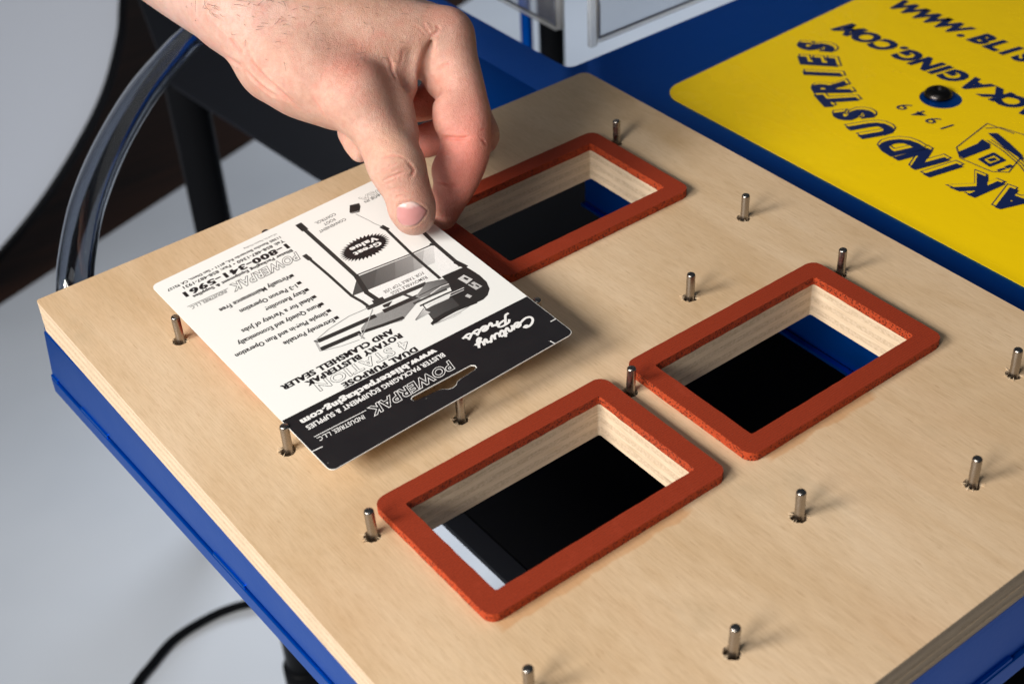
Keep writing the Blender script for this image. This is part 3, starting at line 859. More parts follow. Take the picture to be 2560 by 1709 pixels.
# script lettering, drawn stroke by stroke: x to the right, y up, x-height = 1
GL = {
 'C': (1.62, [[(1.62, 1.62), (1.38, 1.50), (1.22, 1.62), (1.40, 1.88), (1.62, 1.62)], [(1.40, 1.88), (.95, 1.9), (.50, 1.5), (.28, .9), (.38, .3), (.80, .02), (1.25, .12), (1.62, .35)]]),
 'e': (.92, [[(0, .35), (.45, .48), (.72, .78), (.55, 1.0), (.28, .88), (.15, .5), (.26, .1), (.55, 0), (.92, .35)]]),
 'n': (1.08, [[(0, .35), (.2, .95), (.2, .05)], [(.2, .5), (.48, .95), (.74, .86), (.72, .3), (.82, .02), (1.08, .35)]]),
 't': (.72, [[(0, .35), (.34, 1.5), (.26, .3), (.42, .0), (.72, .35)], [(.02, 1.02), (.72, 1.12)]]),
 'u': (1.1, [[(0, .35), (.16, .95), (.14, .3), (.36, .02), (.62, .22), (.8, .95)], [(.8, .95), (.78, .22), (.88, .02), (1.1, .35)]]),
 'r': (.92, [[(0, .35), (.24, 1.08), (.36, .84), (.64, .82), (.58, .2), (.7, .02), (.92, .35)]]),
 'y': (1.0, [[(0, .35), (.16, .95), (.14, .35), (.36, .06), (.62, .28), (.8, .95)], [(.8, .95), (.62, -.4), (.34, -.85), (.12, -.62), (.4, -.22), (1.0, .12)]]),
 'P': (1.15, [[(.62, 1.7), (.40, .8), (.18, -.05), (-.12, -.2)], [(.1, 1.25), (.3, 1.75), (.9, 1.9), (1.3, 1.62), (1.12, 1.1), (.66, .86), (.40, .95)]]),
 's': (.88, [[(0, .35), (.42, 1.08), (.40, .78), (.62, .36), (.48, .03), (.18, .02), (.06, .22)], [(.48, .03), (.88, .35)]])}
def script(word, a, c, xh, m):
    a, c = np.array(a)*mm, np.array(c)*mm
    d = c-a; Lx = np.linalg.norm(d); d /= Lx; nr = np.array([-d[1], d[0]])
    tot = sum(GL[k][0] for k in word)
    sx_ = Lx/tot
    x = 0; b = MB(); zi = 0
    for ch in word:
        adv, st = GL[ch]
        for s_ in st:
            P = cr([(x+p[0], p[1]) for p in s_], 5)
            P = [a+(p[0]*sx_+p[1]*xh*.25)*d+nr*(p[1]*xh) for p in P]
            ribbon(b, P, 0.00118, ZT+.00001*zi); zi += 1
        x += adv
    card_obj('script_lettering', b.V, b.F, m)
script('Century', (-59.6, 58.4), (-27.0, 57.6), .0029, M['white_ink'])
script('Press', (-50.8, 50.8), (-25.6, 49.6), .0028, M['white_ink'])
# the printed picture of the sealing press: one flat print with its own grey tones
V, F, tone = [], [], []
for k, it in enumerate(ILLU):
    z = .00005+.0000022*k
    if it[0] == 's':
        b = MB(); ribbon(b, [(p[0]*mm, p[1]*mm) for p in it[1]], it[2]*mm, z)
        n = len(V); V += b.V; F += [tuple(i+n for i in f) for f in b.F]; tone += [it[3]]*len(b.V)
    else:
        P = it[1]; n = len(V); V += [(p[0]*mm, p[1]*mm, z) for p in P]
        tri = tessellate_polygon([[Vector((p[0], p[1], 0)) for p in P]])
        F += [tuple(i+n for i in (t if (Vector(P[t[1]])-Vector(P[t[0]])).cross(Vector(P[t[2]])-Vector(P[t[0]])) > 0 else (t[0], t[2], t[1]))) for t in tri]
        us = [p[0] for p in P]; lo, hi = min(us), max(us)
        tone += [it[2]+(it[3]-it[2])*(hi-u)/(hi-lo+1e-9) for u in us] if it[2] != it[3] else [it[2]]*len(P)
me = mesh('machine_picture', V, F)
at = me.color_attributes.new('tone', 'FLOAT_COLOR', 'POINT')
for i, g in enumerate(tone): at.data[i].color = (g, g, g, 1)
obj('machine_picture', me, cd, [M['print']], local=True)

# ------------------------------------------------------------------ the hand
HAND = [["u",[[[0.13955,0.1593,0.12814],0.033],[[0.14022,0.12238,0.12299],0.0315],[[0.14595,0.08152,0.11431],0.0315],[[0.15042,0.04268,0.10516],0.028],[[0.15365,0.01198,0.10022],0.025]],0.02],["u",[[[0.15028,0.15455,0.13119],0.03],[[0.15965,0.09239,0.11462],0.029],[[0.1662,0.03724,0.10316],0.025],[[0.17013,0.01186,0.09936],0.022]],0.02],["u",[[[0.14476,0.01972,0.10482],0.02],[[0.14544,-0.00868,0.09714],0.0175],[[0.15073,-0.03532,0.08822],0.0175]],0.014],["u",[[[0.15888,0.00371,0.10365],0.023],[[0.18624,-0.03194,0.09855],0.019],[[0.20901,-0.05188,0.09488],0.0155],[[0.21936,-0.05867,0.09233],0.0142]],0.012],["u",[[[0.16725,0.01382,0.10408],0.024],[[0.19901,-0.01916,0.09529],0.0195],[[0.22342,-0.03705,0.08528],0.014]],0.012],["u",[[[0.17407,0.02525,0.10473],0.022],[[0.20713,0.00138,0.09334],0.018],[[0.22952,-0.01257,0.07944],0.012]],0.012],["u",[[[0.14485,-0.01507,0.08531],0.019],[[0.15517,-0.02938,0.07825],0.018],[[0.16256,-0.04513,0.07399],0.017]],0.012],["u",[[[0.16659,-0.00431,0.07694],0.024],[[0.18797,-0.02407,0.07243],0.02],[[0.20709,-0.03327,0.07388],0.014]],0.012],["u",[[[0.16353,-0.02924,0.09422],0.018],[[0.18221,-0.04409,0.09117],0.017],[[0.19843,-0.05201,0.08856],0.013]],0.014],["u",[[[0.14938,-0.03537,0.08717],0.0185],[[0.1612,-0.06538,0.08121],0.0152]],0.012],["u",[[[0.1612,-0.06538,0.08121],0.0152],[[0.16108,-0.08215,0.06877],0.0127],[[0.16073,-0.09585,0.05768],0.0129]],0.008],["u",[[[0.16073,-0.09585,0.05768],0.0129],[[0.1602,-0.10399,0.04732],0.0119],[[0.15996,-0.10811,0.03808],0.011]],0.006],["u",[[[0.1598,-0.10799,0.03809],0.011],[[0.15975,-0.10935,0.03505],0.0093]],0.004],["u",[[[0.21912,-0.05896,0.09186],0.0142],[[0.21508,-0.07436,0.07791],0.0123],[[0.21022,-0.08687,0.06552],0.0118],[[0.20619,-0.09355,0.05731],0.0114],[[0.20196,-0.09732,0.04791],0.0112],[[0.19583,-0.09779,0.03485],0.0096],[[0.19051,-0.09598,0.02472],0.0082],[[0.18663,-0.09492,0.0149],0.0062]],0.006],["u",[[[0.20239,-0.08364,0.06871],0.0086],[[0.20027,-0.08703,0.06366],0.0092],[[0.20015,-0.08976,0.05916],0.008]],0.005],["u",[[[0.19774,-0.09437,0.04943],0.008],[[0.19161,-0.09486,0.04279],0.0086],[[0.19027,-0.09483,0.03862],0.0075]],0.005],["u",[[[0.18799,-0.09458,0.02752],0.007],[[0.18584,-0.094,0.01847],0.006]],0.004],["u",[[[0.21005,-0.06434,0.07803],0.008],[[0.20822,-0.06771,0.07322],0.0075]],0.006],["u",[[[0.22342,-0.03705,0.08528],0.014],[[0.22672,-0.05806,0.06616],0.011],[[0.22121,-0.08049,0.04392],0.0098]],0.006],["u",[[[0.22121,-0.08049,0.04392],0.0098],[[0.21364,-0.06313,0.04003],0.009],[[0.20537,-0.05406,0.03518],0.0092]],0.005],["u",[[[0.22952,-0.01257,0.07944],0.012],[[0.23244,-0.0316,0.05723],0.0105],[[0.22291,-0.03608,0.04562],0.0095],[[0.20968,-0.0284,0.04373],0.0095]],0.006],["u",[[[0.20356,-0.02843,0.04724],0.009],[[0.17768,-0.03159,0.04586],0.009],[[0.16853,-0.04477,0.04653],0.0076],[[0.16465,-0.05462,0.04485],0.0056]],0.006],["u",[[[0.20006,-0.05428,0.09548],0.008],[[0.19072,-0.06037,0.08557],0.006],[[0.17988,-0.06861,0.07718],0.0055]],0.008],["u",[[[0.20911,-0.06053,0.09736],0.0065],[[0.20154,-0.06401,0.08982],0.0046],[[0.19519,-0.06639,0.08189],0.0042],[[0.18805,-0.06795,0.07503],0.0036],[[0.18231,-0.06944,0.07168],0.0036]],0.0035],["u",[[[0.17982,-0.0689,0.07844],0.007],[[0.17803,-0.0771,0.07355],0.0065],[[0.17459,-0.08628,0.06643],0.006]],0.008],["s",[[[0.20627,-0.066,0.09771],0.0009],[[0.20284,-0.06746,0.09288],0.0016],[[0.20004,-0.06828,0.08756],0.0022],[[0.19668,-0.06741,0.07953],0.0026]],0.004],["s",[[[0.19316,-0.06708,0.09499],0.0009],[[0.18822,-0.06988,0.08687],0.0014],[[0.18233,-0.07197,0.07877],0.0013]],0.006],["s",[[[0.20445,-0.08184,0.08334],0.0006],[[0.20131,-0.08058,0.07909],0.0009],[[0.19919,-0.07755,0.07259],0.0012]],0.003]]
CREASE = [[[[0.1496,-0.0988,0.06654],[0.15273,-0.10172,0.06817],[0.15602,-0.10415,0.06846],[0.15875,-0.10636,0.06732],[0.16017,-0.10798,0.06539]],0.35,0.55],[[[0.14749,-0.10224,0.05659],[0.15076,-0.10648,0.05987],[0.15517,-0.10907,0.06136],[0.15785,-0.10996,0.06146]],0.45,0.5],[[[0.14703,-0.09979,0.05962],[0.15034,-0.10372,0.06377],[0.15157,-0.10447,0.06466]],0.25,0.4],[[[0.15287,-0.1044,0.06619],[0.15096,-0.10442,0.06384],[0.15032,-0.10502,0.06175]],0.25,0.4],[[[0.15578,-0.10651,0.06598],[0.15342,-0.10581,0.06504],[0.15103,-0.10435,0.06404]],0.25,0.4],[[[0.15971,-0.10786,0.06552],[0.16126,-0.10988,0.06214],[0.16107,-0.11071,0.06049],[0.1581,-0.11151,0.05838]],0.4,0.8],[[[0.14788,-0.10345,0.05514],[0.15021,-0.10687,0.05737],[0.15258,-0.1091,0.05785]],0.2,0.4],[[[0.14874,-0.10583,0.0527],[0.15183,-0.10971,0.05485],[0.15415,-0.11185,0.05435]],0.2,0.4],[[[0.14919,-0.10732,0.05108],[0.15319,-0.11152,0.05354],[0.15542,-0.11369,0.0523]],0.2,0.4],[[[0.15406,-0.10894,0.06045],[0.15381,-0.11037,0.05699]],0.2,0.4],[[[0.15274,-0.10776,0.06097],[0.15237,-0.10868,0.05838]],0.2,0.4],[[[0.14959,-0.1089,0.04953],[0.15222,-0.11181,0.05142],[0.15498,-0.1141,0.05081]],0.2,0.5],[[[0.1572,-0.10879,0.0633],[0.1542,-0.10757,0.06317],[0.15127,-0.10604,0.06183]],0.2,0.4],[[[0.19172,-0.08988,0.05725],[0.19288,-0.09505,0.05987],[0.19621,-0.1001,0.06034],[0.20113,-0.10372,0.06086]],0.7,0.8],[[[0.18268,-0.09532,0.03868],[0.1841,-0.09993,0.03914],[0.18661,-0.10284,0.03852],[0.1908,-0.10588,0.03804]],0.6,0.8],[[[0.20549,-0.10553,0.05898],[0.20735,-0.10658,0.05493]],0.5,0.5],[[[0.20611,-0.10382,0.06228],[0.20978,-0.10322,0.06221]],0.2,0.5],[[[0.19992,-0.09599,0.0693],[0.20491,-0.09864,0.06906],[0.20727,-0.10145,0.06616]],0.12,0.5],[[[0.20986,-0.07857,0.08903],[0.20639,-0.07603,0.08742],[0.20344,-0.0731,0.08313]],0.3,1.0],[[[0.20504,-0.06735,0.1007],[0.20743,-0.06802,0.10127],[0.21004,-0.06843,0.10214]],0.4,0.8],[[[0.20986,-0.0661,0.10454],[0.21076,-0.0682,0.10273]],0.3,0.6],[[[0.20329,-0.06637,0.09128],[0.20569,-0.0706,0.0939]],0.12,0.6],[[[0.2036,-0.06566,0.0946],[0.20616,-0.06899,0.09773]],0.12,0.6],[[[0.18227,-0.06236,0.09614],[0.18312,-0.0641,0.09192],[0.18149,-0.06685,0.08943],[0.17985,-0.07325,0.08655]],0.45,0.8],[[[0.19116,-0.06439,0.0984],[0.18856,-0.06517,0.09318],[0.18399,-0.06867,0.08694]],0.2,0.8],[[[0.17948,-0.0636,0.0921],[0.17775,-0.06945,0.08948]],0.2,0.5],[[[0.20451,-0.06171,0.10699],[0.20517,-0.06723,0.10106]],0.2,0.7],[[[0.19951,-0.06089,0.107],[0.20223,-0.06517,0.10312],[0.2037,-0.06707,0.10059]],0.15,0.6],[[[0.12835,-0.01765,0.10181],[0.12726,-0.02347,0.09649],[0.12783,-0.03229,0.09239],[0.12979,-0.04204,0.08882],[0.13276,-0.04761,0.08447],[0.13603,-0.05159,0.07994]],0.9,1.6],[[[0.12554,-0.01968,0.09256],[0.12637,-0.02696,0.08834],[0.12851,-0.03771,0.08508],[0.13094,-0.04423,0.08437]],0.6,1.2],[[[0.1257,0.00044,0.09158],[0.12483,-0.01306,0.09271],[0.12545,-0.0188,0.09287]],0.6,1.2],[[[0.1266,-0.00562,0.10401],[0.12644,-0.01255,0.09994],[0.12681,-0.01811,0.09826]],0.5,1.4],[[[0.12757,-0.02701,0.0953],[0.12847,-0.03551,0.09221],[0.13015,-0.04272,0.08958]],0.3,0.8],[[[0.12472,0.01166,0.11117],[0.1258,0.00014,0.10644],[0.12668,-0.01036,0.10148]],-0.6,2.2],[[[0.12955,-0.02121,0.10213],[0.12938,-0.03402,0.09617],[0.13187,-0.04609,0.08909],[0.1366,-0.05322,0.08164],[0.14007,-0.05702,0.07758]],-0.8,2.2],[[[0.14015,-0.05775,0.08955],[0.14111,-0.06102,0.08381],[0.14324,-0.06422,0.07693]],0.25,1.0],[[[0.15027,-0.05874,0.09901],[0.14786,-0.05909,0.09755],[0.14606,-0.05954,0.09592]],0.1,0.4],[[[0.16107,-0.06279,0.09958],[0.15887,-0.0642,0.0992],[0.15684,-0.0653,0.09865]],0.1,0.4],[[[0.1614,-0.06917,0.09804],[0.15903,-0.07078,0.0974],[0.15658,-0.0717,0.09653]],0.1,0.4],[[[0.14664,-0.06985,0.08973],[0.14524,-0.06848,0.0882],[0.14407,-0.06708,0.08656]],0.1,0.4],[[[0.1562,-0.05909,0.10038],[0.15384,-0.05997,0.0996],[0.15114,-0.0601,0.09865]],0.1,0.4],[[[0.15917,-0.06553,0.09891],[0.15616,-0.06667,0.09811],[0.15352,-0.06733,0.09701]],0.1,0.4],[[[0.152,-0.07631,0.09069],[0.1509,-0.07603,0.08986],[0.14991,-0.07573,0.08897]],0.1,0.4],[[[0.14661,-0.06941,0.09003],[0.14546,-0.06861,0.08856],[0.14492,-0.06866,0.08721]],0.1,0.4],[[[0.1462,-0.06612,0.09171],[0.1463,-0.06847,0.09024],[0.14652,-0.07074,0.08871]],0.1,0.4],[[[0.1569,-0.0755,0.09441],[0.15546,-0.07646,0.09295],[0.15389,-0.07708,0.09141]],0.1,0.4],[[[0.1562,-0.05892,0.10045],[0.15459,-0.05924,0.10007],[0.15293,-0.05935,0.09962]],0.1,0.4],[[[0.15243,-0.07801,0.08924],[0.15247,-0.0794,0.08741],[0.15266,-0.08082,0.08554]],0.1,0.4],[[[0.15625,-0.06833,0.09763],[0.1563,-0.07085,0.09677],[0.15618,-0.07296,0.09581]],0.1,0.4],[[[0.15744,-0.06099,0.09989],[0.15522,-0.06169,0.09931],[0.15329,-0.06225,0.09859]],0.1,0.4],[[[0.15669,-0.06317,0.09918],[0.15414,-0.06423,0.09824],[0.15212,-0.06521,0.09708]],0.1,0.4],[[[0.15069,-0.06581,0.09606],[0.15086,-0.06734,0.09555],[0.15062,-0.0683,0.09497]],0.1,0.4],[[[0.15473,-0.07783,0.09114],[0.15557,-0.07964,0.08962],[0.15666,-0.08129,0.08793]],0.1,0.4],[[[0.14891,-0.06597,0.09469],[0.14765,-0.06549,0.09377],[0.14615,-0.06443,0.09271]],0.1,0.4],[[[0.1489,-0.06938,0.09296],[0.14911,-0.07073,0.09238],[0.14912,-0.07173,0.09173]],0.1,0.4],[[[0.1452,-0.06801,0.08858],[0.14537,-0.06925,0.08771],[0.14562,-0.07047,0.0868]],0.1,0.4],[[[0.14876,-0.07374,0.0895],[0.14774,-0.07313,0.08844],[0.14706,-0.07283,0.08738]],0.1,0.4],[[[0.16461,-0.06197,0.0994],[0.16477,-0.06484,0.09874],[0.16456,-0.06756,0.09816]],0.1,0.4],[[[0.15122,-0.05557,0.10138],[0.1496,-0.05641,0.1003],[0.14833,-0.05728,0.09912]],0.1,0.4],[[[0.15761,-0.0675,0.09819],[0.15556,-0.068,0.09754],[0.15389,-0.06849,0.09675]],0.1,0.4],[[[0.14898,-0.06265,0.09627],[0.14828,-0.06502,0.0946],[0.14775,-0.06738,0.09286]],0.1,0.4],[[[0.15406,-0.07191,0.09543],[0.15186,-0.07187,0.09411],[0.15025,-0.07207,0.09267]],0.1,0.4],[[[0.1568,-0.06736,0.09806],[0.15651,-0.07,0.09713],[0.15647,-0.07259,0.09609]],0.1,0.4],[[[0.15507,-0.07463,0.09435],[0.15349,-0.07516,0.09301],[0.15145,-0.07495,0.09154]],0.1,0.4],[[[0.15336,-0.07739,0.09068],[0.15411,-0.0794,0.08895],[0.15516,-0.08131,0.08707]],0.1,0.4],[[[0.14928,-0.06877,0.09366],[0.14927,-0.0699,0.09304],[0.14969,-0.07154,0.09246]],0.1,0.4],[[[0.15704,-0.07104,0.09691],[0.15511,-0.07147,0.09609],[0.1536,-0.07198,0.09516]],0.1,0.4],[[[0.14739,-0.06494,0.0938],[0.14536,-0.06432,0.09173],[0.14383,-0.06382,0.08952]],0.1,0.4],[[[0.15263,-0.07453,0.09295],[0.15288,-0.07591,0.09185],[0.1532,-0.07725,0.09071]],0.1,0.4],[[[0.15461,-0.07109,0.09604],[0.15317,-0.07148,0.09514],[0.15171,-0.0716,0.09414]],0.1,0.4],[[[0.1521,-0.07807,0.08885],[0.15268,-0.07935,0.08772],[0.15269,-0.08007,0.08658]],0.1,0.4],[[[0.15771,-0.07239,0.09653],[0.15761,-0.07484,0.09512],[0.15785,-0.0769,0.09344]],0.1,0.4],[[[0.14882,-0.06397,0.09553],[0.14895,-0.067,0.09424],[0.14898,-0.0697,0.09287]],0.1,0.4],[[[0.1456,-0.06614,0.09083],[0.14392,-0.06517,0.08836],[0.14262,-0.06397,0.08565]],0.1,0.4],[[[0.16231,-0.06155,0.09979],[0.1615,-0.0636,0.09938],[0.16097,-0.06575,0.09892]],0.1,0.4],[[[0.15487,-0.07228,0.09564],[0.1534,-0.07251,0.09478],[0.15234,-0.07295,0.09386]],0.1,0.4],[[[0.16098,-0.06711,0.09859],[0.15991,-0.06826,0.09825],[0.15855,-0.06905,0.09787]],0.1,0.4],[[[0.14453,-0.06689,0.08809],[0.14477,-0.06804,0.0875],[0.14484,-0.0688,0.08682]],0.1,0.4],[[[0.1499,-0.07007,0.09354],[0.14987,-0.07204,0.0923],[0.15012,-0.07407,0.09098]],0.1,0.4],[[[0.15757,-0.07092,0.09708],[0.15611,-0.07176,0.09635],[0.15485,-0.07251,0.09552]],0.1,0.4],[[[0.15301,-0.0617,0.09869],[0.15308,-0.06446,0.09777],[0.15307,-0.06715,0.09686]],0.1,0.4],[[[0.15066,-0.05919,0.09891],[0.1489,-0.05956,0.09786],[0.14674,-0.05923,0.09669]],0.1,0.4],[[[0.16462,-0.08603,0.08194],[0.16557,-0.08638,0.08109],[0.16651,-0.08672,0.08023]],0.09,0.4],[[[0.15136,-0.08892,0.07373],[0.15002,-0.08822,0.07176],[0.14896,-0.08701,0.06944]],0.09,0.4],[[[0.1535,-0.1006,0.06942],[0.1523,-0.10107,0.06823],[0.15119,-0.10141,0.06694]],0.09,0.4],[[[0.15728,-0.08617,0.0816],[0.15871,-0.0873,0.08097],[0.16022,-0.08829,0.08025]],0.09,0.4],[[[0.15046,-0.09205,0.07031],[0.14996,-0.09281,0.06927],[0.14946,-0.09359,0.06825]],0.09,0.4],[[[0.14902,-0.08567,0.07091],[0.14861,-0.08513,0.0691],[0.14844,-0.08413,0.06698]],0.09,0.4],[[[0.14843,-0.08215,0.06763],[0.14845,-0.08416,0.06809],[0.14861,-0.08591,0.06838]],0.09,0.4],[[[0.15823,-0.08986,0.07845],[0.15891,-0.09086,0.07779],[0.15962,-0.09182,0.07711]],0.09,0.4],[[[0.15497,-0.09408,0.07365],[0.15594,-0.09579,0.07322],[0.15693,-0.09746,0.07275]],0.09,0.4],[[[0.15746,-0.08442,0.08398],[0.15641,-0.0845,0.08337],[0.1554,-0.0845,0.08271]],0.09,0.4],[[[0.15477,-0.09289,0.07427],[0.15596,-0.09484,0.07375],[0.15718,-0.09676,0.0732]],0.09,0.4],[[[0.15177,-0.08449,0.07858],[0.15274,-0.08575,0.07856],[0.15377,-0.0869,0.07847]],0.09,0.4],[[[0.15155,-0.08201,0.08194],[0.15312,-0.08363,0.08178],[0.15482,-0.08503,0.08147]],0.09,0.4],[[[0.15439,-0.0998,0.07042],[0.15519,-0.10102,0.07017],[0.15604,-0.10215,0.06986]],0.09,0.4],[[[0.15256,-0.08933,0.07502],[0.15148,-0.08908,0.07377],[0.15049,-0.08867,0.07241]],0.09,0.4],[[[0.1602,-0.08818,0.08037],[0.1583,-0.08889,0.07932],[0.15652,-0.0894,0.07815]],0.09,0.4],[[[0.15157,-0.08016,0.08516],[0.15214,-0.08107,0.08452],[0.15273,-0.08192,0.08384]],0.09,0.4],[[[0.15368,-0.08805,0.0773],[0.15281,-0.08827,0.07622],[0.15199,-0.0884,0.07508]],0.09,0.4],[[[0.14846,-0.08485,0.06707],[0.14908,-0.08206,0.06383],[0.16121,-0.05865,0.04667]],0.09,0.4],[[[0.15405,-0.09401,0.07308],[0.15504,-0.09548,0.07292],[0.15607,-0.09688,0.07272]],0.09,0.4],[[[0.15156,-0.08797,0.07484],[0.15043,-0.08773,0.07308],[0.14945,-0.0872,0.07112]],0.09,0.4],[[[0.16486,-0.08553,0.08251],[0.16314,-0.08647,0.08189],[0.16146,-0.08734,0.08123]],0.09,0.4],[[[0.14964,-0.08936,0.07008],[0.1489,-0.08982,0.06807],[0.14819,-0.0902,0.06601]],0.09,0.4],[[[0.1559,-0.09352,0.07453],[0.15463,-0.09378,0.07362],[0.15341,-0.09393,0.07264]],0.09,0.4],[[[0.1504,-0.08063,0.08234],[0.14926,-0.08019,0.08014],[0.14824,-0.07951,0.07778]],0.09,0.4],[[[0.15147,-0.09076,0.07246],[0.15263,-0.09271,0.07262],[0.15386,-0.09451,0.07268]],0.09,0.4],[[[0.14953,-0.08687,0.07162],[0.15024,-0.08876,0.0718],[0.15101,-0.09055,0.07193]],0.09,0.4],[[[0.14835,-0.08728,0.06624],[0.1484,-0.08927,0.06663],[0.14853,-0.09111,0.06692]],0.09,0.4],[[[0.15604,-0.09593,0.07319],[0.1566,-0.09736,0.07269],[0.15717,-0.09876,0.07216]],0.09,0.4],[[[0.15551,-0.08608,0.0807],[0.15455,-0.0873,0.07876],[0.15359,-0.08852,0.07681]],0.09,0.4]]
